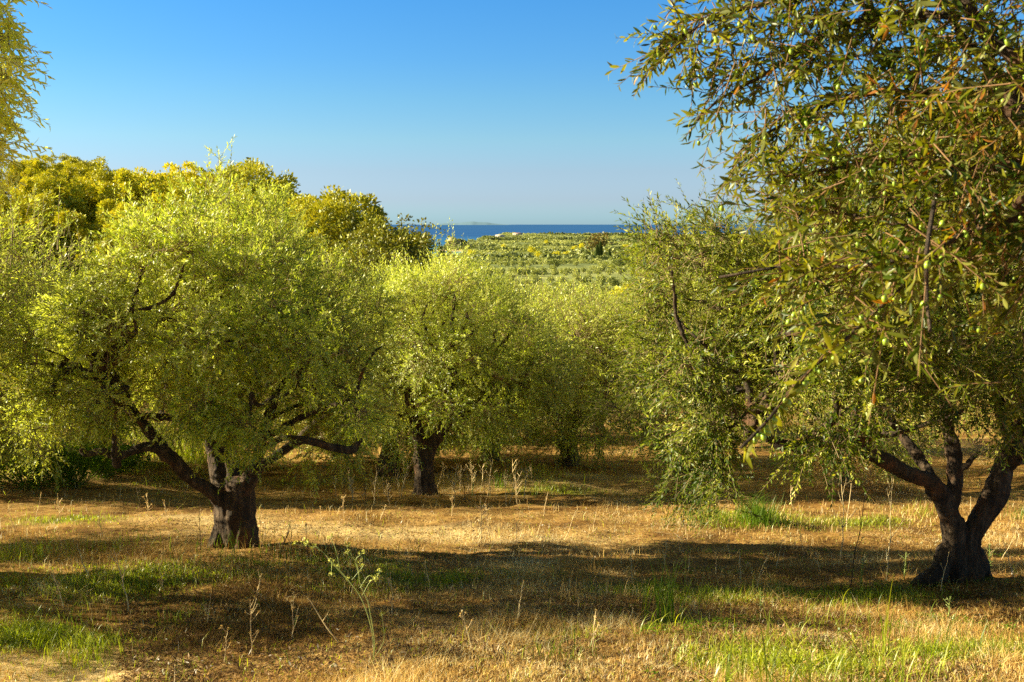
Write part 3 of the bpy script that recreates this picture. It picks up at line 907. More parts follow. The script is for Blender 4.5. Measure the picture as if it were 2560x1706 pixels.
# ---- foreground tree on the right with fruit, close to the camera
bf = np.array([3.6, 2.3]); zf = float(height(*bf))
nf = thing('olive_tree', (bf[0], bf[1], zf), 'close-up olive tree at upper right with fruit-laden twigs hanging into view', 'olive tree')
bfv = np.array([bf[0], bf[1], zf])
a = Acc()
Q = lambda x, y, Y: at(x, y, Y)
top = np.array([3.3, 2.5, zf + 2.2])
limb(a, [bfv + [0, 0, -.2], bfv + [0, 0, .6], bfv + [-.1, .1, 1.4], top], [.24, .2, .16, .13], 14, .12, 1, .08)
NB = [
    ([top, Q(2700, 330, 2.7), Q(2560, 170, 2.8), Q(2470, 90, 2.85), Q(2400, -20, 2.9), Q(2300, -160, 3.0)], [.055, .032, .019, .016, .013, .009]),
    ([Q(2700, 330, 2.7), Q(2560, 240, 2.9), Q(2440, 130, 3.0), Q(2390, 60, 3.1), Q(2330, -30, 3.2)], [.03, .014, .012, .01, .007]),
    ([top, Q(2740, 480, 2.5), Q(2560, 540, 2.6), Q(2470, 570, 2.6), Q(2400, 590, 2.6), Q(2330, 640, 2.55), Q(2230, 740, 2.5), Q(2110, 850, 2.45), Q(2000, 955, 2.4), Q(1920, 1050, 2.38), Q(1850, 1120, 2.36)],
     [.035, .015, .009, .007, .006, .005, .0035, .003, .0025, .002, .0013]),
    ([Q(2470, 572, 2.6), Q(2380, 570, 2.75), Q(2280, 565, 2.9), Q(2150, 540, 3.0), Q(2000, 520, 3.1), Q(1900, 500, 3.15)], [.008, .007, .006, .005, .004, .002]),
    ([Q(2560, 240, 2.9), Q(2450, 290, 3.0), Q(2300, 240, 3.1), Q(2150, 240, 3.2), Q(2000, 290, 3.25), Q(1860, 370, 3.3), Q(1830, 430, 3.3)], [.014, .01, .009, .008, .006, .004, .002]),
    ([Q(2400, 40, 2.95), Q(2200, 40, 3.1), Q(2050, 90, 3.2), Q(1900, 190, 3.3), Q(1800, 250, 3.3), Q(1745, 300, 3.3)], [.012, .009, .008, .006, .004, .002]),
    ([Q(2300, -100, 3.0), Q(2100, -60, 3.1), Q(1950, 0, 3.2), Q(1800, 40, 3.3), Q(1700, 90, 3.35), Q(1600, 150, 3.35)], [.012, .009, .008, .006, .004, .002]),
    ([Q(2600, 400, 2.7), Q(2450, 420, 2.8), Q(2250, 400, 2.9), Q(2100, 420, 3.0), Q(1950, 440, 3.05)], [.016, .012, .009, .006, .003]),
    ([Q(2400, 590, 2.6), Q(2250, 650, 2.65), Q(2100, 670, 2.7), Q(1950, 670, 2.75), Q(1800, 690, 2.8)], [.007, .006, .005, .004, .002]),
    ([Q(2340, 480, 2.7), Q(2320, 620, 2.3), Q(2318, 740, 2.2), Q(2325, 830, 2.15)], [.006, .005, .004, .002]),
    ([top, Q(2760, 640, 2.6), Q(2640, 700, 2.7), Q(2540, 640, 2.8), Q(2500, 700, 2.8)], [.03, .014, .009, .006, .003]),
]
bp_ = []
for i, (p, r) in enumerate(NB):
    limb(a, p, r, 9, .06, 60 + i, .03, .006)
    q_ = catmull(np.array(p)[1 if i in (0, 2, 10) else 0:], 60)
    bp_.append(q_)
link('trunk', a.mesh('trunk', [M['bark']], bfv, True), nf)
a = Acc()
rs = np.random.default_rng(77)
P0 = []; D0 = []
dens = [10, 10, 0, 30, 46, 46, 52, 40, 26, 4, 12]
for i, q_ in enumerate(bp_):
    T = nrm(np.gradient(q_, axis=0))
    n = dens[i]
    if i == 2:
        continue
    s = rs.integers(6, 60, n)
    P0.append(q_[s] + rs.normal(0, .015, (n, 3)))
    D0.append(nrm(T[s] * .9 + rs.normal(0, .55, (n, 3)) + [0, 0, -.15]))
# second-order twigs off every bough, forming the body of the near crown
for q_, n, spread in ((bp_[4], 125, .30), (bp_[5], 120, .28), (bp_[6], 85, .2), (bp_[7], 110, .22), (bp_[3], 80, .2), (bp_[0], 140, .45), (bp_[1], 130, .4), (bp_[8], 45, .15), (bp_[10], 40, .3)):
    s = rs.integers(2, 50, n)
    P0.append(q_[s] + rs.normal(0, spread * .6, (n, 3)) * np.array([1, 1, .8]))
    D0.append(nrm(np.array([-.35, .0, -.1]) + rs.normal(0, .75, (n, 3))))
# the rest of its crown, round the limbs and above the trunk
for c, r, n in ((Q(2800, 250, 2.7), .35, 150), (Q(2780, 560, 2.6), .35, 130), (Q(3000, 350, 2.6), .45, 170), (Q(3050, 0, 2.8), .5, 150), (Q(2700, -150, 3.0), .45, 130), (top + [.1, 0, .5], .5, 150), (top + [.5, -.2, .1], .5, 130)):
    e = nrm(rs.normal(size=(n, 3)))
    P0.append(c + e * (r * rs.uniform(.2, 1, n))[:, None])
    D0.append(nrm(e + rs.normal(0, .5, (n, 3))))
P0 = np.concatenate(P0); D0 = np.concatenate(D0)
dv = P0 - EYE
zc = dv @ FW
ppx = W0 / 2 + F * dv[:, 0] / zc; ppy = H0 / 2 - F * (dv @ UP) / zc
lim = np.interp(ppy, [-400, 0, 150, 300, 430, 650, 750, 900, 1100], [1500, 1560, 1660, 1790, 1850, 1880, 2000, 2200, 2500])
kp = (ppx > lim + 40) | (np.arange(len(P0)) < 260) & (ppx > lim)
P0, D0 = P0[kp], D0[kp]
L = rs.uniform(.1, .24, len(P0))
v0 = rs.uniform(.15, .8, len(P0))
rc = at(2440, 250, 2.6) + rs.normal(0, .1, (14, 3))
shoots(a, rc, nrm(rs.normal(0, .5, (14, 3)) + [-.3, 0, -.7]), rs.uniform(.08, .16, 14), 9, .06, .012, detail=True, v0=np.full(14, 1.1), twigr=.0015)
LP, LD = shoots(a, P0, D0, L, 15, .046, .0115, droop=.1, detail=True, v0=v0, twigr=.0016, sides=4)
# the low fruiting spray that hangs down towards the centre
q_ = bp_[2]
T = nrm(np.gradient(q_, axis=0))
ss = np.linspace(20, 59, 62).astype(int)
n = len(ss)
perp = nrm(rs.normal(0, 1, (n, 3)) - 0)
Dl = nrm(T[ss] * .55 + perp * .9)
leaves(a, q_[ss], Dl, nrm(rs.normal(0, 1, (n, 3))), rs.uniform(.045, .07, n), rs.uniform(.011, .016, n), rs.uniform(.5, .93, n), 0, True)
s = rs.integers(14, 44, 34)
P0b = q_[s]; D0b = nrm(T[s] * .6 + rs.normal(0, .6, (34, 3)))
LPb, _ = shoots(a, P0b, D0b, rs.uniform(.1, .26, 34), 11, .055, .013, droop=.3, detail=True, v0=rs.uniform(.4, .9, 34), twigr=.0015, sides=4)
link('crown', a.mesh('crown', [M['olive_near'], M['twig_near']], bfv), nf)


def olive_fruit_mesh():
    a = Acc()
    rows, cols = 8, 10
    V = []
    for i in range(rows + 1):
        t = math.pi * i / rows
        z = math.cos(t) * .0105 - .0105
        r = math.sin(t) ** .9 * .0078 * (1 + .06 * math.cos(t))
        for j in range(cols):
            V.append((r * math.cos(6.2832 * j / cols), r * math.sin(6.2832 * j / cols), z - .012))
    idx = np.arange((rows + 1) * cols).reshape(rows + 1, cols)
    q = np.stack([idx[:-1], idx[1:], np.roll(idx[1:], -1, 1), np.roll(idx[:-1], -1, 1)], -1).reshape(-1, 4)
    a.add(V, [q], 0)
    tubes(a, np.array([[[0, 0, .002], [0.0005, 0, -.006], [0, 0, -.0125]]]), np.array([[.0008, .0007, .0009]]), 4, 1)
    return a.mesh('olive', [M['olive_fruit'], M['twig_near']], smooth=True), np.concatenate(a.V), a


fm, fV, fA = olive_fruit_mesh()
cand = np.concatenate([q_[rs.integers(22, 59, 60)] + rs.normal(0, .004, (60, 3)), LPb.reshape(-1, 3)[rs.integers(0, LPb.size // 3, 60)], LP.reshape(-1, 3)[rs.integers(0, LP.size // 3, 1000)]])
vis = cand
for i in range(100):
    o = link('olive', fm, nf)
    p = vis[i] - bfv
    o.location = p
    s_ = rs.uniform(.65, 1.0)
    o.scale = (s_, s_, s_)
    o.rotation_euler = (rs.normal(0, .25), rs.normal(0, .25), rs.uniform(0, 6))
a = Acc()
for p in vis[100:]:
    s_ = rs.uniform(.6, .95)
    n0 = a.n
    tilt = rs.normal(0, .2, 2)
    V = fV * s_
    V = V + np.stack([V[:, 2] * tilt[0], V[:, 2] * tilt[1], 0 * V[:, 2]], -1) + p
    for f, mm in zip(fA.F, fA.M):
        a.F.append(f + n0); a.M.append(mm)
    a.V.append(V); a.A.append(np.full(len(V), .5)); a.n += len(V)
o = link('small_olives', a.mesh('small_olives', [M['olive_fruit'], M['twig_near']], bfv, True), nf)
o['kind'] = 'stuff'

# ---- near tree on the left, only a few branches reach into the frame
bl = np.array([-4.7, 5.2]); zl = float(height(*bl)); blv = np.array([bl[0], bl[1], zl])
nl = thing('olive_tree', tuple(blv), 'near olive tree at the top left corner, only its sunlit leafy twigs showing', 'olive tree')
a = Acc()
limb(a, [blv + [0, 0, -.2], blv + [.05, 0, .6], blv + [0, .1, 1.5], blv + [.2, 0, 2.1]], [.3, .24, .2, .16], 14, .13, 4, .08)
lob = []
for (px, py, Y, r) in [(-75, 50, 5.2, .30), (-50, 170, 5.1, .28), (-70, 260, 5.1, .22), (-85, 370, 5.3, .24), (-110, 430, 5.3, .22), (-230, 150, 5.0, .6), (-420, 330, 5.0, .7), (-700, 100, 5.4, .9), (-900, 500, 5.2, .8), (-560, -300, 5.0, .9),
                       (-1200, 200, 5.6, .9), (-300, -250, 5.6, .7), (-900, -500, 5.2, .9), (-40, 960, 4.6, .2), (-260, 900, 4.7, .35)]:
    lob.append((at(px, py, Y), r))
boughs(a, [blv + [.2, 0, 2.1], blv + [.5, 0, 2.5], blv + [.1, -.3, 2.3]], lob, 31, .05)
limb(a, [blv + [.2, 0, 2.0], blv + [.35, 0, 2.3], blv + [.5, 0, 2.55]], [.12, .1, .05], 10, .1, 8, .08)
link('trunk', a.mesh('trunk', [M['bark']], blv, True), nl)
a = Acc()
P_, D_, L_, v_, k_ = crown_shoots(lob, 7500, 55, up=.5, hang=.3, Ls=(.12, .26), spike=0)
dv = P_ - EYE
zc = dv @ FW
ppx = W0 / 2 + F * dv[:, 0] / zc; ppy = H0 / 2 - F * (dv @ UP) / zc
edge = np.interp(ppy, [0, 150, 220, 270, 330, 420, 600], [10, 35, 20, -20, 25, -30, -60])
kp = (ppx < edge) & ((ppx > -170) | (np.random.default_rng(4).random(len(ppx)) < .35))
P_, D_, L_, v_ = P_[kp], D_[kp], L_[kp], v_[kp]
near = P_[:, 0] > -3.6
shoots(a, P_[near], D_[near], L_[near], 14, .06, .016, detail=True, v0=np.clip(v_[near] + .25, 0, 1), twigr=.002, droop=.2)
shoots(a, P_[~near], D_[~near], L_[~near], 20, .06, .016, v0=v_[~near], twigs=True)
link('crown', a.mesh('crown', [M['olive_sunlit'], M['twig']], blv), nl)


# ------------------------------------------------------------------ evergreens on the left hillside
def evergreen(seed, H, rad, n, size, mat, lobesn=16, flat=1.0):
    """clumpy dense crown of short sprays, trunk and limbs inside"""
    rs = np.random.default_rng(seed)
    a = Acc()
    C0 = []; RR = []
    for i in range(lobesn):
        an = rs.uniform(0, 6.28); q_ = math.sqrt(rs.random()) * rad * .72
        z = H * rs.uniform(.3, .88)
        w = math.sqrt(max(.1, 1 - ((z / H - .5) / .5) ** 2))
        C0.append([math.cos(an) * q_ * w, math.sin(an) * q_ * w, z]); RR.append(rad * rs.uniform(.25, .42))
    C0 = np.array(C0); RR = np.array(RR)
    # each lobe carries smaller tufts
    m_ = 30 * lobesn
    k = rs.integers(0, lobesn, m_)
    d = nrm(rs.normal(size=(m_, 3)))
    tc_ = C0[k] + d * RR[k][:, None] * rs.uniform(.75, 1.1, (m_, 1))
    tr_ = RR[k] * rs.uniform(.2, .36, m_)
    j = rs.integers(0, m_, n)
    e = nrm(rs.normal(size=(n, 3)) + d[j] * .8)
    P = tc_[j] + e * (tr_[j] * rs.uniform(.4, 1, n))[:, None]
    D = nrm(e + rs.normal(0, .5, (n, 3)) + [0, 0, .35])
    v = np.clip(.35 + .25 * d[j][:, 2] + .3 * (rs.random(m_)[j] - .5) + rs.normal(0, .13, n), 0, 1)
    leaves(a, P, D, nrm(rs.normal(size=(n, 3))), size * rs.uniform(.6, 1.3, n), size * .55 * rs.uniform(.6, 1.2, n), v)
    cm = a.mesh('crown', [mat])
    a = Acc()
    limb(a, [(0, 0, -.4), (0, .05, H * .2), (.1, 0, H * .45), (0, 0, H * .75)], [rad * .09, rad * .07, rad * .05, rad * .02], 8, .1, seed, .3)
    for c in C0:
        limb(a, [(0, 0, H * .25), c * .5 + [0, 0, H * .1], c], [rad * .04, rad * .03, rad * .01], 6, .1, seed, .35)
    return a.mesh('trunk', [M['bark_far']], smooth=True), cm


EV = {'gold': evergreen(41, 8, 4.0, 72000, .175, M['gold'], 18), 'gold2': evergreen(42, 8, 4.2, 72000, .175, M['gold'], 14),
      'green': evergreen(43, 8, 4.0, 72000, .175, M['green'], 18), 'dark': evergreen(44, 8, 4.0, 26000, .16, M['dark'], 20),
      'pine': evergreen(45, 8, 3.2, 46000, .19, M['yellow'], 14)}


def place_ev(var, u, ytop, d, Hs, rot, label, cat='evergreen tree', name='evergreen_tree', ws=1.0, group=None):
    x = xy(u, d)
    ztop = at(u, ytop, d)[2]
    H = 8 * Hs
    zb = min(float(height(x, d)), ztop - .97 * H)
    zg = float(height(x, d))
    H2 = (ztop - zg) / .99
    r = thing(name, (x, d, zg - .1), label, cat, group)
    sz = H2 / 8.0
    r.scale = (sz * ws * 1.12, sz * ws * 1.12, sz)
    r.rotation_euler = (0, 0, rot)
    link('trunk', EV[var][0], r)
    link('crown', EV[var][1], r)
    return r


EVS = [
    ('gold', 95, 398, 78, .95, .2, 1.0, 'tall golden evergreen tree at the left end of the hilltop'),
    ('gold2', -60, 430, 74, .9, 2.0, 1.0, 'golden evergreen tree cut by the left edge of the photo'),
    ('gold2', 215, 412, 84, .95, 4.3, 1.0, 'second golden evergreen from the left on the hilltop'),
    ('green', 300, 425, 80, .9, 1.0, .95, 'yellow-green evergreen between the golden hilltop trees and the bright pine'),
    ('gold', 370, 440, 76, .8, 3.0, 1.0, 'golden evergreen in front of the bright yellow pine'),
    ('gold', 30, 500, 62, .75, 5.0, 1.1, 'lower golden evergreen below the left hilltop'),
    ('green', 170, 510, 60, .8, .6, 1.1, 'lower green evergreen bushy to the ground under the hilltop'),
    ('gold2', 290, 520, 60, .75, 2.6, 1.1, 'lower brown-gold evergreen left of the tall sprig of the large olive'),
    ('green', 400, 500, 64, .75, 3.9, 1.1, 'green evergreen left behind the tall sprig of the large olive'),
    ('green', 690, 466, 66, .72, 1.4, 1.0, 'rounded green evergreen just right of the tall olive sprig'),
    ('gold', 600, 480, 70, .8, .2, 1.0, 'golden evergreen directly behind the tall olive sprig'),
    ('green', 790, 522, 62, .62, 3.3, 1.1, 'green evergreen halfway down the skyline slope'),
    ('green', 745, 540, 58, .6, 5.1, 1.1, 'small evergreen in front of the skyline slope'),
    ('dark', 870, 556, 58, .6, 4.0, 1.0, 'evergreen next to the dark round evergreen on its left'),
    ('dark', 960, 562, 54, .62, .9, .95, 'dark round evergreen at the end of the wood against the sea'),
    ('dark', 905, 600, 50, .6, 3.5, .95, 'dark evergreen lower down in front of the end of the wood'),
]
for var, u, yt, d, hs, rot, ws, lb in EVS:
    place_ev(var, u, yt, d, hs, rot, lb, ws=ws)
for u, yt, d, var, lb in [(120, 440, 68, 'gold', 'golden evergreen filling the slope under the left hilltop'), (240, 452, 70, 'green', 'yellow-green evergreen filling the slope under the hilltop'),
                          (345, 450, 70, 'gold2', 'golden evergreen below the bright yellow pine'), (520, 452, 76, 'gold', 'golden evergreen left of the tall sprig on the skyline'),
                          (650, 455, 74, 'green', 'skyline evergreen right behind the tall sprig'), (735, 500, 66, 'gold2', 'olive-gold evergreen on the descending skyline'),
                          (840, 545, 60, 'green', 'green-gold evergreen low on the descending skyline'), (920, 570, 57, 'dark', 'dark evergreen just left of the round one by the sea'),
                          (0, 420, 80, 'green', 'yellow-green evergreen on the hilltop at the far left edge'), (160, 405, 90, 'green', 'far evergreen on the crest between two golden ones')]:
    place_ev(var, u, yt, d, 1, u * .1, lb)
place_ev('pine', 450, 418, 88, .62, 1.2, 'bright yellow pine tree standing above the hilltop skyline', 'pine tree', 'pine_tree')

# green bushes behind tree 1 on the left
def bush_mesh(seed, r, h, n, size, mat):
    rs = np.random.default_rng(seed)
    a = Acc()
    k = 18
    c = np.stack([rs.uniform(-r, r, k) * .7, rs.uniform(-r, r, k) * .6, rs.uniform(.2, .75, k) * h], -1)
    j = rs.integers(0, k, n)
    e = nrm(rs.normal(size=(n, 3)))
    P = c[j] + e * (h * .3 * rs.uniform(.3, 1, n))[:, None]
    P[:, 2] = np.abs(P[:, 2])
    D = nrm(e + [0, 0, .7] + rs.normal(0, .3, (n, 3)))
    leaves(a, P, D, nrm(rs.normal(size=(n, 3))), size * rs.uniform(.6, 1.3, n), size * .4 * rs.uniform(.6, 1.2, n), np.clip(rs.normal(.5, .2, n), 0, 1))
    ns = 24
    t = np.linspace(0, 1, 4)[None, :, None]
    e2 = c[rs.integers(0, k, ns)]
    PP = e2[:, None] * t * np.array([1, 1, 1]) + np.array([0, 0, -.05])
    tubes(a, PP, np.tile([.012, .01, .008, .004], (ns, 1)), 4, 1)
    return a.mesh('bush', [mat, M['twig']])


for i, (u, py, r, h, lb) in enumerate([(60, 1215, 1.5, 1.1, 'green bush in shade at the left edge'), (190, 1215, 1.2, .9, 'dark green bush below the pale left limb'),
                                       (270, 1190, .9, .8, 'small dark bush beside the hanging rust-coloured limb')]):
    p = hit(u, py)
    o = link('bush', bush_mesh(70 + i, r, h, 9000, .06, M['lush']))
    o.location = p
    tag(o, lb, 'bush')
p = hit(2120, 1218)
o = link('dry_bush', bush_mesh(79, .7, .8, 3000, .05, M['straw']))
o.location = p
tag(o, 'dry twiggy bush at the foot of the tree on the low bank', 'bush')


# ------------------------------------------------------------------ far vegetation
def far_crown(seed, n, mat, r=2.6, h=4.6, size=.8, col=.5):
    rs = np.random.default_rng(seed)
    a = Acc()
    k = 9
    c = np.stack([rs.normal(0, r * .35, k), rs.normal(0, r * .35, k), rs.uniform(.35, .7, k) * h], -1)
    j = rs.integers(0, k, n)
    e = nrm(rs.normal(size=(n, 3)))
    P = c[j] + e * r * .5 * rs.uniform(.7, 1, (n, 1))
    leaves(a, P, nrm(e + rs.normal(0, .5, (n, 3))), nrm(e + rs.normal(0, .6, (n, 3))), size * rs.uniform(.6, 1.3, n), size * .7 * rs.uniform(.6, 1.2, n), np.clip(rs.normal(col, .18, n), 0, 1))
    limb(a, [(0, 0, -.5), (0, 0, h * .2), (.1, 0, h * .4)], [.3, .25, .2], 6, 0, seed, .8)
    a.M[-3:] = [1, 1, 1]
    return a.mesh('olive_tree', [mat, M['bark_far']])


M['plain_leaf'] = leaf_mat('plain_leaf', [(0, (.11, .14, .06)), (.5, (.40, .43, .14)), (1, (.82, .80, .27))], (.5, .52, .2), (1.2, 1.2, .5), tf=.2, gloss=.02, nscale=.2)  # distance haze mixed into these leaf tones
M['plain_dark'] = leaf_mat('plain_dark_leaf', [(0, (.04, .07, .02)), (.5, (.13, .17, .04)), (1, (.32, .34, .08))], (.3, .3, .1), (1.2, 1.2, .5), tf=.2, gloss=.02, nscale=.2)
FC = [far_crown(90 + i, 420, M['plain_leaf'], size=.75) for i in range(4)]
FD = [far_crown(95 + i, 420, M['plain_dark'], r=3.6, h=6, size=.9) for i in range(2)]
rs = np.random.default_rng(5)
cnt = 0
rows = []
for r_ in range(16):
    d = 330 * (1.085 ** r_)
    for c_ in range(60):
        u = 1080 + c_ * (7.5 * F / d * 1.0) + (r_ % 2) * 8
        if u > 1750:
            break
        rows.append((u + rs.normal(0, 2), d * (1 + rs.normal(0, .012) + (u - 1300) * .00012)))
for u, d in rows:
    x = xy(u, d)
    if vnoise(x, d, 70, 9) < .30:
        continue
    if cnt >= 290:
        break
    z = float(height(x, d))
    o = link('olive_tree', FC[cnt % 4])
    o.location = (x, d, z)
    s = rs.uniform(1.0, 1.6)
    o.scale = (s, s, s * .9)
    o.rotation_euler = (0, 0, rs.uniform(0, 6))
    tag(o, 'small round olive tree in the orchard rows on the near ridge of the plain', 'olive tree', 'orchard olive trees on the near ridge')
    cnt += 1
print('ridge olives', cnt)
DK = [(1215, 690, 480), (1250, 700, 470), (1290, 700, 500), (1330, 695, 520), (1480, 700, 420), (1500, 708, 400), (1530, 690, 470), (1390, 668, 900), (1545, 662, 880), (1570, 655, 930), (1600, 660, 860), (1640, 655, 900), (1180, 712, 430), (1460, 690, 460)]
for i, (u, yt, d) in enumerate(DK):
    x = xy(u, d)
    o = link('dark_shrub_tree', FD[i % 2])
    s = d / 480.
    o.location = (x, d, float(height(x, d)))
    o.scale = (s * .9, s * .9, s * .8)
    o.rotation_euler = (0, 0, i)
    tag(o, 'dark rounded tree standing among the orchard rows of the plain', 'tree', 'dark trees scattered on the plain')
# bright yellow shrubs/pines on the plain
FY = far_crown(99, 420, M['yellow'], r=3.4, h=6.5, size=.9, col=.4)
YL = [(1560, 690, 350, 1.25, 'bright yellow tree at the near edge of the olive rows'), (1130, 640, 1650, 2.0, None), (1180, 636, 1750, 2.3, None), (1345, 640, 1700, 2.3, None), (1390, 633, 1800, 2.3, None), (1415, 632, 1830, 2.0, None),
      (1455, 612, 2300, 2.6, None), (1500, 612, 2300, 2.0, None), (1580, 628, 1900, 2.6, None), (1600, 630, 1900, 2.4, None), (1436, 625, 2000, 2, None), (1260, 618, 2200, 2.2, None), (1330, 628, 1900, 2.4, None), (1365, 605, 2500, 2.2, None), (1562, 622, 2050, 2.2, None)]
for i, (u, yt, d, s, lb) in enumerate(YL):
    x = xy(u, d)
    o = link('yellow_tree', FY)
    o.location = (x, d, float(height(x, d)))
    o.scale = (s, s, s)
    o.rotation_euler = (0, 0, i * 1.3)
    tag(o, lb or 'small bright yellow tree catching the sun on the far plain', 'tree', None if lb else 'yellow trees on the far plain')
# big brown tree and cypresses
M['brown_leaf'] = leaf_mat('brown_leaf', [(0, (.07, .075, .03)), (1, (.26, .25, .09))], (.6, .4, .12), (1.1, 1, .5), tf=.15, gloss=.02)
p = (xy(1492, 1900), 1900)
o = link('round_tree', far_crown(101, 700, M['brown_leaf'], r=14, h=34, size=3.2))
o.location = (p[0], p[1], float(height(*p)))
o.scale = (1.5, 1.5, 1.45)
tag(o, 'large solitary brown-green round tree on the far plain', 'tree')


def cypress_mesh():
    rs = np.random.default_rng(8)
    a = Acc()
    n = 700
    z = rs.uniform(0, 1, n)
    r = .13 * np.sin(np.clip(z, .02, 1) ** .6 * math.pi) ** .7
    an = rs.uniform(0, 6.28, n)
    P = np.stack([r * np.cos(an), r * np.sin(an), z], -1)
    leaves(a, P, nrm(np.stack([np.cos(an) * .4, np.sin(an) * .4, 1 + 0 * an], -1)), nrm(np.stack([np.cos(an), np.sin(an), 0 * an], -1)), np.full(n, .12), np.full(n, .07), rs.uniform(0, .5, n))
    return a.mesh('cypress', [M['plain_dark']])


cy = cypress_mesh()
for i, (u, d, h, lb) in enumerate([(1492, 1550, 22, 'left cypress of the close pair on the plain'), (1500, 1560, 26, 'taller right cypress of the close pair on the plain'), (1523, 1700, 20, 'lone slim cypress right of the pair')]):
    o = link('cypress', cy)
    x = xy(u, d)
    o.location = (x, d, float(height(x, d)))
    o.scale = (h, h, h)
    tag(o, lb, 'cypress tree')

# the scrub and groves of the far headland, read as one mass
rs = np.random.default_rng(15)
a = Acc()
n = 15000
uu = rs.uniform(1090, 2300, n)
dd = 1250 + (3900 - 1250) * rs.random(n) ** .8
xx = (uu - W0 / 2) / F * dd
# orchard-like grain: short rows
gy = np.floor((dd + xx * .25) / 26) * 26 - xx * .25 + rs.normal(0, 5, n)
use = vnoise(xx, dd, 160, 11) > .45
dd = np.where(use, gy, dd)
zz = height(xx, dd)
keep = (zz > SEA + 2.5) & (vnoise(xx, dd, 60, 12) > .28)
xx, dd, zz = xx[keep], dd[keep], zz[keep]
n = len(xx)
big = vnoise(xx, dd, 120, 13)
R0 = np.where(big > .6, rs.uniform(4, 8, n), rs.uniform(2.2, 4.2, n))
tone = np.clip(np.where(big > .6, .12, .55) + rs.normal(0, .14, n) + (vnoise(xx, dd, 90, 14) - .5) * .5, 0, 1)
m_ = 16
e = nrm(rs.normal(size=(n, m_, 3)))
e[..., 2] = np.abs(e[..., 2]) * .9
Pq = np.stack([xx, dd, zz], -1)[:, None] + e * R0[:, None, None]
Dq = nrm(e + rs.normal(0, .5, e.shape))
Nq = nrm(e + rs.normal(0, .4, e.shape))
Sz = np.repeat(R0, m_) * rs.uniform(.7, 1.2, n * m_)
leaves(a, Pq.reshape(-1, 3) - Dq.reshape(-1, 3) * Sz[:, None] * .5, Dq.reshape(-1, 3), Nq.reshape(-1, 3), Sz, Sz * .8, np.clip(np.repeat(tone, m_) + rs.normal(0, .1, n * m_), 0, 1))
o = link('woodland', a.mesh('woodland', [M['plain_leaf']]))
tag(o, 'olive groves and scrub covering the low coastal headland', 'woodland', kind='stuff')
# scrub in the valley between grove and ridge
a = Acc()
n = 2600
uu = rs.uniform(900, 1900, n); dd = rs.uniform(70, 330, n)
xx = (uu - W0 / 2) / F * dd; zz = height(xx, dd)
R0 = rs.uniform(1.0, 2.2, n); m_ = 60
e = nrm(rs.normal(size=(n, m_, 3))); e[..., 2] = np.abs(e[..., 2]) * 1.1
Pq = np.stack([xx, dd, zz], -1)[:, None] + e * R0[:, None, None]
Sz = np.repeat(R0, m_) * rs.uniform(.25, .4, n * m_)
leaves(a, Pq.reshape(-1, 3), nrm(e + rs.normal(0, .5, e.shape)).reshape(-1, 3), nrm(e + rs.normal(0, .5, e.shape)).reshape(-1, 3), Sz, Sz * .7, np.clip(rs.normal(.45, .2, n * m_), 0, 1))
o = link('scrub', a.mesh('scrub', [M['plain_leaf']]))
tag(o, 'bushy scrub filling the valley below the grove', 'scrub', kind='stuff')


# houses on the headland
def house(u, d, w, h, dp, label, roofonly=False):
    x = xy(u, d)
    z = float(height(x, d))
    r = thing('house', (x, d, z + 2), label, 'house')

    def box(name, cx, cy, cz, sx_, sy_, sz_, mt, par):
        V = np.array([[i, j, k] for i in (-.5, .5) for j in (-.5, .5) for k in (0, 1)]) * [sx_, sy_, sz_] + [cx, cy, cz]
        Fq = np.array([[0, 1, 3, 2], [4, 6, 7, 5], [0, 4, 5, 1], [2, 3, 7, 6], [0, 2, 6, 4], [1, 5, 7, 3]])
        return link(name, mesh(name, V, [Fq], [mt]), par)
    box('wall', 0, 0, -3, w, dp, h + 3, M['wall_cream'], r)
    V = np.array([[-w / 2 - .6, -dp / 2 - .6, h + .02], [w / 2 + .6, -dp / 2 - .6, h + .02], [w / 2 + .6, dp / 2 + .6, h + .02], [-w / 2 - .6, dp / 2 + .6, h + .02], [-w / 3.2, 0, h + 1.6], [w / 3.2, 0, h + 1.6]])
    me = mesh('roof', V, [np.array([[0, 1, 5, 4], [2, 3, 4, 5], [3, 2, 1, 0]]), np.array([[1, 2, 5], [3, 0, 4]])], [M['wall_cream'] if roofonly else M['roof_red']])
    link('roof', me, r)
    for k in range(4):
        box('window', -w * .36 + k * w * .24, -dp / 2 - .05, h * .35, w * .09, .1, h * .36, M['glass_dark'], r)
    return r


house(1250, 3150, 30, 11, 14, 'cream house on the headland skyline above the bay', True)
house(1294, 3380, 34, 7, 12, 'low red-roofed house right of the cream house on the headland')
house(1605, 1950, 16, 5, 10, 'small red-roofed house among the yellow trees on the plain')

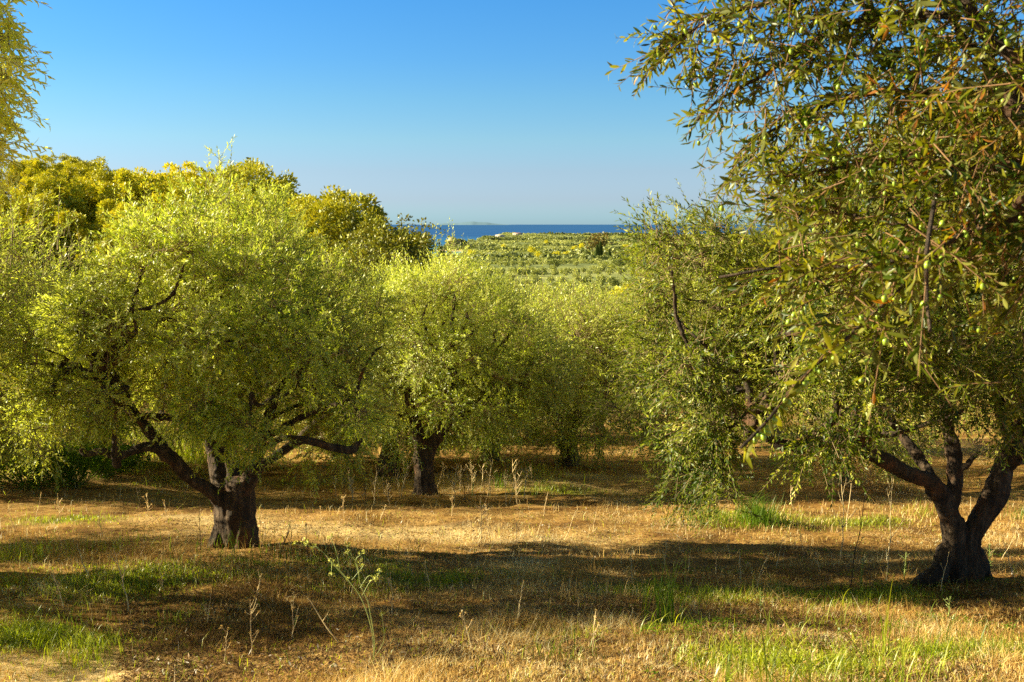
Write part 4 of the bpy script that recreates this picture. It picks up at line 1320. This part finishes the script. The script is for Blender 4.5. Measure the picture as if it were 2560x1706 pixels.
# ------------------------------------------------------------------ grass and litter
def blades(name, P, h, w, lean, mat, v, label, cat, seg=False):
    n = len(P)
    an = R.uniform(0, 6.283, n)
    s = np.stack([np.cos(an), np.sin(an), 0 * an], -1)
    an2 = R.uniform(0, 6.283, n)
    tlt = np.stack([np.cos(an2), np.sin(an2), 0 * an], -1) * lean[:, None]
    d = nrm(tlt + np.array([0, 0, 1.0]))
    a = Acc()
    tip = P + d * h[:, None]
    hw = (w / 2)[:, None]
    if seg:
        mid = P + nrm(tlt * .45 + [0, 0, 1.0]) * (h * .55)[:, None]
        tip = P + nrm(tlt * 1.5 + [0, 0, 1.0]) * (h)[:, None]
        V = np.stack([P - s * hw, P + s * hw, mid + s * hw * .8, mid - s * hw * .8, tip], 1)
        o = np.arange(n)[:, None] * 5
        a.add(V, [o + np.array([[0, 1, 2, 3]]), o + np.array([[3, 2, 4]])], 0, np.repeat(v, 5))
    else:
        V = np.stack([P - s * hw, P + s * hw, tip], 1)
        a.add(V, [np.arange(n * 3).reshape(-1, 3)], 0, np.repeat(v, 3))
    o = link(name, a.mesh(name, [mat]))
    return tag(o, label, cat, kind='stuff')


def ground_points(n, x0=-350, x1=2910, y0=1015, y1=1800):
    # a little more density in the near ground than plain screen-uniform sampling
    px = R.uniform(x0, x1, n)
    py = y0 + (y1 - y0) * R.random(n) ** .95
    P = hit_many(px, py)
    P[:, 2] = height(P[:, 0], P[:, 1]) - .004
    return P


G = ground_points(640000)
g = green(G[:, 0], G[:, 1])
isg = R.random(len(G)) < np.clip(g * .95 - .05, .03, .6)
# straw
S = G[~isg]
d = S[:, 1]
n = len(S)
tall = vnoise(S[:, 0], S[:, 1], .8, 20)
bare = vnoise(S[:, 0], S[:, 1], 1.7, 21)
keep = R.random(n) < np.clip((bare - .3) * 2.6, .16, 1)
S = S[keep]; d = d[keep]; tall = tall[keep]; n = len(S)
hh = R.uniform(.015, .055, n) + (tall > .6) * R.random(n) ** 2 * .13
lean = np.where(R.random(n) < .7, R.uniform(1.2, 6, n), R.uniform(.1, .8, n))
pat = vnoise(S[:, 0], S[:, 1], 2.2, 40) * .55 + vnoise(S[:, 0], S[:, 1], .5, 41) * .3 + vnoise(S[:, 0], S[:, 1], .15, 42) * .15
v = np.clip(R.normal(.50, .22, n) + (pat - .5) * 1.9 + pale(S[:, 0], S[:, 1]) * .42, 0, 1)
blades('dry_grass', S, hh * np.where(lean > 1, 1.7, 1), .0028 + d * .00022, lean, M['straw'], v, 'dry straw-coloured grass and stubble covering the grove floor', 'dry grass')
S = G[isg]
d = S[:, 1]; n = len(S)
gg = green(S[:, 0], S[:, 1])
hh = R.uniform(.02, .06, n) * (1 + gg * .8) + (R.random(n) < .04) * .1
hh = hh * (1 + sm(14, 24, d) * 1.2)
v = np.clip(R.normal(.5, .25, n), 0, 1)
blades('green_grass', S, hh, .0035 + d * .0003, R.uniform(.1, 1.2, n), M['grass'], v, 'low green grass growing in patches through the dry stubble', 'grass', True)
T3 = ground_points(110000)
pt = vnoise(T3[:, 0], T3[:, 1], 1.1, 50) * .6 + vnoise(T3[:, 0], T3[:, 1], .28, 51) * .4
T3 = T3[R.random(len(T3)) < np.clip((pt - .5) * 4, 0, .9)]
n = len(T3)
blades('stubble', T3, R.uniform(.05, .22, n) * (.5 + .5 * R.random(n)) * (.55 + .45 * sm(7.5, 11, T3[:, 1])), .0026 + T3[:, 1] * .00022, R.uniform(.05, .9, n), M['straw'], np.clip(R.normal(.72, .2, n), 0, 1), 'standing pale dry grass stalks in loose patches across the grove', 'dry grass', True)
# leaf litter
Lp = ground_points(110000, 300, 2700, 1250, 1800)
n = len(Lp)
a = Acc()
Dd = nrm(np.stack([R.normal(size=n), R.normal(size=n), R.normal(0, .2, n)], -1))
leaves(a, Lp + [0, 0, .012], Dd, nrm(np.array([0, 0, 1.0]) + R.normal(0, .35, (n, 3))), R.uniform(.03, .06, n), R.uniform(.008, .014, n), R.random(n), 0)
o = link('leaf_litter', a.mesh('leaf_litter', [M['litter']]))
tag(o, 'fallen olive leaves and brown litter strewn over the ground', 'leaf litter', kind='stuff')
# broad-leaved small ground cover
Cp = ground_points(110000, 1300, 2800, 1380, 1800)
cm_ = vnoise(Cp[:, 0], Cp[:, 1], .5, 30) * .6 + vnoise(Cp[:, 0], Cp[:, 1], .16, 31) * .4
cx_, cy_ = hit(2060, 1490)[:2]
near_ = np.exp(-(((Cp[:, 0] - cx_) / 1.6) ** 2 + ((Cp[:, 1] - cy_) / .45) ** 2))
Cp = Cp[R.random(len(Cp)) < np.clip((cm_ - .64) * 1.6 + near_ * .35 * (cm_ > .42), 0, 1)]
n = len(Cp)
a = Acc()
for k in range(3):
    off = R.normal(0, .012, (n, 3)); off[:, 2] = R.uniform(.01, .05, n)
    Dd = nrm(np.stack([R.normal(size=n), R.normal(size=n), R.uniform(0, .6, n)], -1))
    leaves(a, Cp + off, Dd, nrm(np.array([0, 0, 1.0]) + R.normal(0, .4, (n, 3))), R.uniform(.014, .026, n), R.uniform(.010, .018, n), R.uniform(.35, 1, n), 0)
o = link('ground_cover', a.mesh('ground_cover', [M['lush']]))
tag(o, 'small round-leaved clover-like cover in front of the big right tree', 'ground cover', kind='stuff')


# ------------------------------------------------------------------ single weeds
def grass_clump(px, py, n, h, spread, mat, label, arch=.6, w=.006, seed=0, name='grass_clump', cat='grass clump'):
    rs = np.random.default_rng(seed)
    p = hit(px, py)
    a = Acc()
    k = 6
    t = np.linspace(0, 1, k)
    base = np.stack([rs.normal(0, spread, n), rs.normal(0, spread, n), np.zeros(n) - .01], -1)
    an = rs.uniform(0, 6.283, n)
    d = np.stack([np.cos(an), np.sin(an), 0 * an], -1)
    H = h * rs.uniform(.45, 1.1, n)
    ar = arch * rs.uniform(.3, 1.3, n)
    P = base[:, None] + d[:, None] * (H * ar)[:, None, None] * (t ** 2)[None, :, None] + np.array([0, 0, 1.0]) * (H[:, None] * (t - ar[:, None] * .45 * t ** 2.6))[:, :, None]
    s = np.stack([-np.sin(an), np.cos(an), 0 * an], -1)[:, None] * (w * np.array([.7, 1, 1, .85, .5, .05]))[None, :, None] * rs.uniform(.6, 1.2, (n, 1, 1)) * .5
    V = np.stack([P - s, P + s], 2).reshape(-1, 3)
    o = np.arange(n)[:, None, None] * k * 2 + np.arange(k - 1)[None, :, None] * 2
    q = (o + np.array([0, 1, 3, 2])[None, None]).reshape(-1, 4)
    a.add(V, [q], 0, np.repeat(np.clip(rs.normal(.55, .22, n), 0, 1), k * 2))
    ob = link(name, a.mesh(name, [mat]))
    ob.location = p
    return tag(ob, label, cat)


def stalk(px, py, h, label, seed, mat='stalk', br=6, thick=.0045, lean=(0, 0), heads=True, leafy=0, name='dry_stalk', cat='weed', leafmat='grass', spread=.35):
    rs = np.random.default_rng(seed)
    p = hit(px, py)
    a = Acc()
    k = 9
    t = np.linspace(0, 1, k)
    wob = np.cumsum(rs.normal(0, .012, (k, 2)), 0) * h
    main = np.stack([wob[:, 0] + lean[0] * t * h, wob[:, 1] + lean[1] * t * h, t * h - .01], -1)
    th = thick * (1 + p[1] * .05)
    tubes(a, main[None], (th * (1 - .6 * t))[None], 4, 0)
    tips = [main[-1]]
    for i in range(br):
        s = rs.integers(2, k - 1)
        an = rs.uniform(0, 6.283)
        L = h * rs.uniform(.12, .4) * (1 - t[s] * .4)
        e = np.array([math.cos(an) * spread * 1.6, math.sin(an) * spread * 1.6, rs.uniform(.5, 1)])
        e = e / np.linalg.norm(e)
        tt = np.linspace(0, 1, 4)[:, None]
        pp = main[s] + e * L * tt + np.array([0, 0, .15]) * L * tt ** 2
        tubes(a, pp[None], (th * .55 * (1 - .5 * tt[:, 0]))[None], 3, 0)
        tips.append(pp[-1])
        if rs.random() < .6:
            e2 = nrm(e + rs.normal(0, .6, 3))
            pp2 = pp[2] + e2 * L * .45 * tt
            tubes(a, pp2[None], (th * .45 * (1 - .5 * tt[:, 0]))[None], 3, 0)
            tips.append(pp2[-1])
    if heads:
        T_ = np.repeat(np.array(tips), 7, 0)
        n = len(T_)
        leaves(a, T_, nrm(rs.normal(size=(n, 3)) + [0, 0, .7]), nrm(rs.normal(size=(n, 3))), rs.uniform(.008, .02, n), rs.uniform(.004, .008, n), rs.uniform(.3, 1, n), 1)
    if leafy:
        s = rs.uniform(.05, .98, leafy)
        Pm = np.stack([np.interp(s, t, main[:, c]) for c in range(3)], -1)
        e = nrm(rs.normal(size=(leafy, 3)) * [1, 1, .3] + [0, 0, .8])
        leaves(a, Pm, e, nrm(rs.normal(size=(leafy, 3))), h * rs.uniform(.06, .14, leafy) * (1.2 - s * .7), h * rs.uniform(.012, .022, leafy), rs.uniform(.3, 1, leafy), 1)
    ob = link(name, a.mesh(name, [M[mat], M[leafmat if leafy else 'straw']]))
    ob.location = p
    return tag(ob, label, cat)


grass_clump(1895, 1305, 420, .50, .17, M['lush'], 'dense dark green grass clump below the hanging foliage of the right olive', .7, .008, 1)
grass_clump(1760, 1300, 200, .28, .25, M['lush'], 'lower spreading green grass left of the dense dark clump', .8, .007, 2)
grass_clump(1665, 1560, 70, .62, .07, M['lush'], 'upright thin green grass tuft in the middle foreground', .35, .007, 3)
grass_clump(1690, 1590, 60, .22, .16, M['grass'], 'short green tuft at the foot of the upright thin grass', .7, .006, 4)
grass_clump(2010, 1735, 90, .42, .22, M['grass'], 'tall arching grass clump at the bottom right of the centre', .9, .009, 5)
grass_clump(2160, 1740, 55, .42, .13, M['grass'], 'arching grass clump just right of the pale seed head', .8, .009, 6)
grass_clump(1810, 1720, 16, .42, .07, M['grass'], 'sparse long-bladed grass with folded pale blade near the bottom', 1.0, .012, 7)
grass_clump(2440, 1640, 320, .20, .26, M['lush'], 'fine fuzzy green grass mound at the lower right corner', .6, .004, 8)
grass_clump(205, 1640, 200, .22, .13, M['grass'], 'sunlit yellow-green grass tuft at the lower left', .7, .006, 9)
grass_clump(95, 1600, 260, .18, .24, M['grass'], 'wide sunlit grass patch tuft near the left edge', .7, .006, 10)
grass_clump(440, 1555, 60, .16, .1, M['grass'], 'small light green tuft right of the sunlit yellow-green tuft', .7, .005, 11)
grass_clump(470, 1150, 320, .95, .5, M['grass'], 'tall sunlit green grass seen through the fork of the left limb', .5, .016, 12)
grass_clump(1290, 1180, 70, .62, .14, M['straw'], 'pale arching grass plume beside the middle olive', .8, .012, 13)
grass_clump(1250, 1222, 40, .5, .1, M['lush'], 'narrow dark green weed tuft in front of the pale grass plume', .3, .012, 14)
grass_clump(2300, 1290, 120, .22, .22, M['grass'], 'sunlit low grass left of the split trunk', .7, .007, 15)
grass_clump(2560, 1300, 80, .3, .12, M['lush'], 'dark grass tuft at the right edge behind the split trunk', .6, .007, 16)
grass_clump(1430, 1500, 40, .3, .05, M['straw'], 'dry stiff tuft of stubble in the centre of the clearing', .3, .005, 17, 'dry_grass_clump', 'dry grass clump')
grass_clump(1560, 1490, 90, .22, .22, M['straw'], 'pale dry tuft catching light right of the stiff stubble', .5, .005, 18, 'dry_grass_clump', 'dry grass clump')
grass_clump(590, 1400, 240, .22, .45, M['lush'], 'shaded lush grass at the foot of the thick forked trunk', .6, .006, 19)
grass_clump(880, 1400, 160, .18, .4, M['lush'], 'shaded green grass between the forked trunk and the clearing', .6, .006, 20)
grass_clump(1385, 1650, 60, .2, .12, M['lush'], 'sparse green grass tuft at the bottom of the clearing', .8, .005, 21)
grass_clump(270, 1375, 130, .25, .28, M['grass'], 'half-lit grass tuft left of the thick forked trunk', .6, .006, 22)
grass_clump(2200, 1640, 14, .62, .03, M['grass'], 'single very tall thin grass shoot in front of the right tree', .35, .006, 23)

for i, (x, y, n_, h_, lb) in enumerate([(40, 1180, 260, .5, 'bright green grass at the left edge behind the bushes'), (130, 1150, 260, .55, 'bright green grass above the bushes at the left'),
                               (310, 1170, 160, .4, 'green grass left of the rust-coloured hanging limb'), (60, 1400, 180, .3, 'half-shaded long grass at the left edge'),
                               (1330, 1190, 120, .45, 'green grass under the skirts of the centre trees'), (1080, 1120, 200, .5, 'yellow-green grass glimpsed behind the middle trunk'),
                               (2080, 1560, 60, .25, 'green tuft in the litter in front of the right tree'), (2300, 1690, 90, .3, 'loose green tuft at the bottom right'),
                               (1930, 1630, 50, .3, 'arching green tuft left of the pale seed head')]):
    grass_clump(x, y, n_, h_, .2 + .25 * (y < 1250), M['grass'], lb, .6, .007 if y > 1300 else .014, 60 + i)
stalk(2032, 1700, .26, 'pale feathery seed head lit by the sun at the bottom right', 777, 'stalk', 14, spread=.5, thick=.004)
ST = [
    (1205, 1360, .62, 'pale bushy dried thistle standing in the sunlit clearing', 1, 'stalk', 16),
    (1225, 1355, .50, 'second dried thistle leaning right of the pale bushy one', 2, 'stalk', 14),
    (700, 1390, .40, 'dark forked twig sprouting right of the forked trunk', 3, 'stalk_dark', 4),
    (770, 1385, .36, 'dark slim twig beside the forked one', 4, 'stalk_dark', 3),
    (500, 1375, .5, 'dark bent twig just left of the forked trunk', 5, 'stalk_dark', 4),
    (630, 1640, .42, 'brown withered weed in the foreground', 6, 'stalk', 10),
    (320, 1530, .55, 'thin dry stem in the shade left of centre', 7, 'stalk', 4),
    (225, 1450, .35, 'leaning straw in the left foreground', 8, 'stalk', 1),
    (850, 1610, .35, 'leaning reddish straw in the middle foreground', 9, 'stalk', 1),
    (1110, 1215, .55, 'dry flower stalk right beside the middle trunk', 10, 'stalk', 10),
    (1150, 1215, .50, 'dry flower stalk second from the middle trunk', 11, 'stalk', 10),
    (1185, 1225, .65, 'tallest dry flower stalk near the middle trunk', 12, 'stalk', 10),
    (960, 1235, .6, 'dry stalk left of the middle trunk', 13, 'stalk_dark', 8),
    (930, 1235, .55, 'dry stalk under the right skirts of the large olive', 14, 'stalk_dark', 8),
    (1000, 1240, .5, 'short dry stalk nearest the middle trunk on its left', 15, 'stalk', 8),
    (860, 1300, .35, 'small dry seedhead in the light between the two trunks', 16, 'stalk', 6),
    (1130, 1290, .3, 'orange-tipped dry stem in front of the middle olive', 17, 'stalk', 3),
    (2130, 1465, 1.0, 'tall dark stalk in front of the long low limb', 18, 'stalk_dark', 3),
    (2215, 1455, 1.25, 'tall straight green-yellow stalk left of the split trunk', 19, 'stalk', 6),
    (2100, 1400, 1.1, 'tall pale dried stalk with seed heads under the long low limb', 20, 'stalk', 7),
    (2118, 1330, .7, 'bent dry stem right of the tall pale dried stalk', 21, 'stalk', 4),
    (1985, 1275, .45, 'thin dry sticks catching light by the dense dark clump', 22, 'stalk', 4),
    (2410, 1440, .85, 'thin pale stem climbing in front of the split trunk', 23, 'stalk', 3),
    (150, 1300, .4, 'brown branching weed in the grass at the left', 24, 'stalk', 8),
    (190, 1220, .5, 'dry branching weed beside the tall yellow-green weed', 25, 'stalk', 9),
    (420, 1310, .35, 'dry upright seed stalk in the sunlit grass left of the trunk', 26, 'stalk', 6),
    (370, 1290, .35, 'reddish dry weed below the left limb', 27, 'stalk', 9),
    (1630, 1120, .6, 'pale plume by the gap under the centre trees', 28, 'stalk', 8),
    (1850, 1460, .35, 'dry grass stalk in the right clearing', 29, 'stalk', 2),
    (1580, 1450, .32, 'straw stalk at the edge of the lit patch', 30, 'stalk', 2),
]
for (x, y, h, lb, sd, mt, br) in ST:
    ln = {8: (-.45, .1), 9: (-.7, .1), 3: (.3, 0), 7: (-.2, 0)}.get(sd, (random.uniform(-.1, .1), 0))
    stalk(x, y, h, lb, 500 + sd, mt, br, lean=ln, spread=.6 if br > 8 else .35)
# many anonymous dry stems, each its own plant
spots = []
for i in range(34):
    x = random.uniform(830, 1330); y = 1218 + random.uniform(0, 45) + abs(x - 1080) * .03
    if 1020 < x < 1105:
        continue
    o = stalk(x, y, random.uniform(.4, .85), 'tall dry branching weed in the stand around the middle olive trunk', 1300 + i, 'stalk' if random.random() < .75 else 'stalk_dark', random.randint(6, 14), lean=(random.uniform(-.15, .15), 0), spread=.45)
    o['group'] = 'dry weeds around the middle olive trunk'
rs = np.random.default_rng(91)
AN = [(880, 1245), (905, 1250), (1090, 1225), (1130, 1235), (1165, 1240), (1210, 1235), (1240, 1215), (1330, 1205), (460, 1240), (350, 1260), (300, 1250), (540, 1330), (480, 1330), (260, 1350), (90, 1290), (40, 1330),
      (1290, 1360), (1340, 1345), (1410, 1350), (1480, 1330), (1660, 1420), (1720, 1430), (1790, 1440), (1830, 1400), (1890, 1480), (1940, 1420), (2010, 1380), (2050, 1430), (2270, 1330), (2350, 1480), (2500, 1400), (2540, 1450),
      (730, 1600), (520, 1560), (410, 1480), (160, 1520), (980, 1540), (1080, 1480), (1180, 1620), (1290, 1560), (1480, 1640), (1010, 1310), (950, 1300), (800, 1310), (720, 1330), (1360, 1290), (640, 1500), (560, 1660)]
for i, (x, y) in enumerate(AN):
    o = stalk(x, y, rs.uniform(.2, .42), 'thin dry grass stem sticking up from the stubble', 700 + i, 'stalk', int(rs.integers(1, 6)), thick=.0032, lean=(rs.uniform(-.4, .4), 0))
    o['group'] = 'thin dry stems in the stubble'
# leafy weeds
stalk(142, 1235, .62, 'tall yellow-green leafy weed lit by the sun at the left', 801, 'fennel', 5, leafy=260, name='leafy_weed', leafmat='grass')
for i, (x, y, h, lb) in enumerate([(1900, 1530, .22, 'small bright leafy seedling left in the clover patch'), (2370, 1545, .2, 'small round-leaved seedling in front of the split trunk'),
                                   (2150, 1465, .3, 'leafy green weed at the foot of the tall dark stalk'), (2260, 1450, .3, 'leafy weed left of the root of the split trunk'),
                                   (2400, 1455, .32, 'leafy suckers at the base of the split trunk'), (2470, 1440, .35, 'leafy sucker right of the base of the split trunk'),
                                   (1180, 1240, .4, 'dark leafy weed in the shade beside the middle olive'), (1340, 1245, .3, 'upright leafy weed in the shade right of the middle olive'),
                                   (820, 1560, .1, 'tiny green seedling left in the foreground'), (1700, 1650, .12, 'tiny green seedling right in the foreground')]):
    stalk(x, y, h, lb, 820 + i, 'fennel', 7, leafy=90, name='leafy_weed', leafmat='lush', heads=False, spread=.9)

# ---- the fennel in the foreground
bfn = hit(935, 1655); Yf = bfn[1]
fe = thing('fennel_plant', tuple(bfn), 'spindly green fennel plant with small yellow flower heads in the foreground', 'fennel plant')
Pf = lambda x, y, dy=0: at(x, y, Yf + dy)
a = Acc()
paths = [[(935, 1655), (930, 1580), (905, 1500), (870, 1450), (835, 1410), (800, 1375), (770, 1365), (740, 1362)],
         [(935, 1655), (936, 1600), (925, 1530), (918, 1500), (900, 1460), (895, 1420), (880, 1390), (866, 1365), (860, 1410)][:8],
         [(850, 1422), (838, 1370), (826, 1345), (822, 1420)][:3], [(800, 1378), (785, 1360), (762, 1355)], [(895, 1430), (890, 1400), (905, 1385), (948, 1436)][:3],
         [(905, 1490), (925, 1455), (940, 1445), (948, 1432)], [(880, 1450), (905, 1420)], [(940, 1640), (960, 1600), (955, 1540)], [(830, 1405), (828, 1440)][:2],
         [(917, 1525), (890, 1475), (850, 1430), (826, 1405)], [(900, 1470), (922, 1440), (940, 1450)]]
rs = np.random.default_rng(3)
tips = []
for i, p in enumerate(paths):
    pts = np.array([Pf(x, y, .02 * i) for x, y in p])
    q_ = catmull(pts, 4 * len(pts))
    tubes(a, q_[None], np.linspace(.0034 if i < 2 else .0022, .0016, len(q_))[None], 5, 0)
    tips += [q_[-1]]
    if len(q_) > 14:
        tips += [q_[-4] + rs.normal(0, .008, 3), q_[-8] + rs.normal(0, .01, 3)]
link('stem', a.mesh('stem', [M['fennel']], bfn, True), fe)
for tp in tips:
    a = Acc()
    e = nrm(rs.normal(size=(7, 3)) + [0, 0, .9]) * .022
    tubes(a, np.stack([np.tile(tp, (7, 1)), tp + e * .6, tp + e], 1), np.tile([.0009] * 3, (7, 1)), 3, 1)
    Tn = np.repeat(tp + e, 6, 0)
    leaves(a, Tn, nrm(rs.normal(size=(42, 3))), nrm(rs.normal(size=(42, 3))), np.full(42, .011), np.full(42, .009), rs.random(42), 0)
    link('flower_head', a.mesh('flower_head', [M['umbel'], M['fennel']], bfn), fe)

# a few pale stones
a0 = []
for i, (x, y, r, lb) in enumerate([(1720, 1497, .03, 'small round pale stone in the right clearing'), (835, 1668, .03, 'small pale stone near the fennel foot'), (1000, 1570, .02, 'tiny pale stone in the middle foreground')]):
    me = bpy.data.meshes.new('stone')
    import bmesh
    bm = bmesh.new()
    bmesh.ops.create_icosphere(bm, subdivisions=3, radius=r)
    for vv in bm.verts:
        vv.co *= 1 + .18 * math.sin(vv.co.x * 160 + i) * math.sin(vv.co.y * 120) + random.uniform(-.04, .04)
        vv.co.z *= .65
    bm.to_mesh(me); bm.free()
    me.materials.append(M['stone'])
    o = link('stone', me)
    o.location = hit(x, y)
    tag(o, lb, 'stone')

# ------------------------------------------------------------------ camera, light, sky
cam = bpy.data.cameras.new('camera')
cam.sensor_width = 36
cam.lens = F / W0 * 36
cam.clip_start = .05
cam.clip_end = 200000
cam.dof.use_dof = True
cam.dof.focus_distance = 12
cam.dof.aperture_fstop = 9
co = bpy.data.objects.new('camera', cam)
C.objects.link(co)
co.location = EYE
co.rotation_euler = (math.pi / 2 - PITCH, 0, 0)
sc = bpy.context.scene
sc.camera = co

SUN_EL = math.radians(23)
SUN_DIR = np.array([-1.0, .14])     # horizontal direction towards the sun
SUN_DIR = SUN_DIR / np.linalg.norm(SUN_DIR)
sl = bpy.data.lights.new('sun', 'SUN')
sl.energy = 5
sl.angle = math.radians(.5)
sl.color = (1, .90, .60)
so = bpy.data.objects.new('sun', sl)
C.objects.link(so)
sd = Vector((SUN_DIR[0] * math.cos(SUN_EL), SUN_DIR[1] * math.cos(SUN_EL), math.sin(SUN_EL)))
so.rotation_euler = sd.to_track_quat('Z', 'Y').to_euler()

# height tint over the physical sky; overhead stops set for fill light
SKY_GRADE = [(0.022, (0.1574, 0.265, 0.4811)), (0.058, (0.1727, 0.2286, 0.3981)), (0.11199999999999999, (0.183, 0.2238, 0.3325)), (0.17400000000000002, (0.1772, 0.2472, 0.312)), (0.25, (0.155, 0.253, 0.3212)), (0.326, (0.1294, 0.25, 0.3454)), (0.432, (0.1123, 0.2535, 0.3637)), (.62, (.15, .145, .125)), (1.0, (.17, .145, .10))]
w = bpy.data.worlds.new('World')
sc.world = w
w.use_nodes = True
nt = w.node_tree
nt.nodes.clear()
out = nt.nodes.new('ShaderNodeOutputWorld')
bg = nt.nodes.new('ShaderNodeBackground')
sky = nt.nodes.new('ShaderNodeTexSky')
sky.sky_type = 'NISHITA'
sky.sun_disc = False
sky.sun_elevation = SUN_EL
sky.sun_rotation = math.atan2(SUN_DIR[0], SUN_DIR[1])
sky.altitude = 50
sky.air_density = 1.0
sky.dust_density = .4
sky.ozone_density = 2.0
hs = nt.nodes.new('ShaderNodeHueSaturation')
hs.inputs['Saturation'].default_value = 1.15
nt.links.new(sky.outputs[0], hs.inputs['Color'])
tc = nt.nodes.new('ShaderNodeTexCoord')
sx = nt.nodes.new('ShaderNodeSeparateXYZ')
nt.links.new(tc.outputs['Generated'], sx.inputs[0])
ma = nt.nodes.new('ShaderNodeMath'); ma.operation = 'MULTIPLY_ADD'
ma.inputs[1].default_value = 2.0; ma.inputs[2].default_value = .01
nt.links.new(sx.outputs['Z'], ma.inputs[0])
grade = ramp(nt, ma.outputs[0], SKY_GRADE)
gx = mixc(nt, 1.0, hs.outputs[0], grade, 'MULTIPLY')
g4 = nt.nodes.new('ShaderNodeVectorMath'); g4.operation = 'SCALE'
g4.inputs['Scale'].default_value = 1.5
nt.links.new(gx, g4.inputs[0])
nt.links.new(g4.outputs[0], bg.inputs[0])
bg.inputs[1].default_value = .12
nt.links.new(bg.outputs[0], out.inputs[0])

sc.view_settings.view_transform = 'Standard'
sc.view_settings.look = 'None'
sc.view_settings.exposure = 0
sc.render.film_transparent = False
sc.cycles.use_denoising = False
sc.cycles.film_exposure = 2.9
sc.cycles.max_bounces = 6
sc.cycles.diffuse_bounces = 3
sc.cycles.glossy_bounces = 2
sc.cycles.transmission_bounces = 4
sc.cycles.transparent_max_bounces = 4
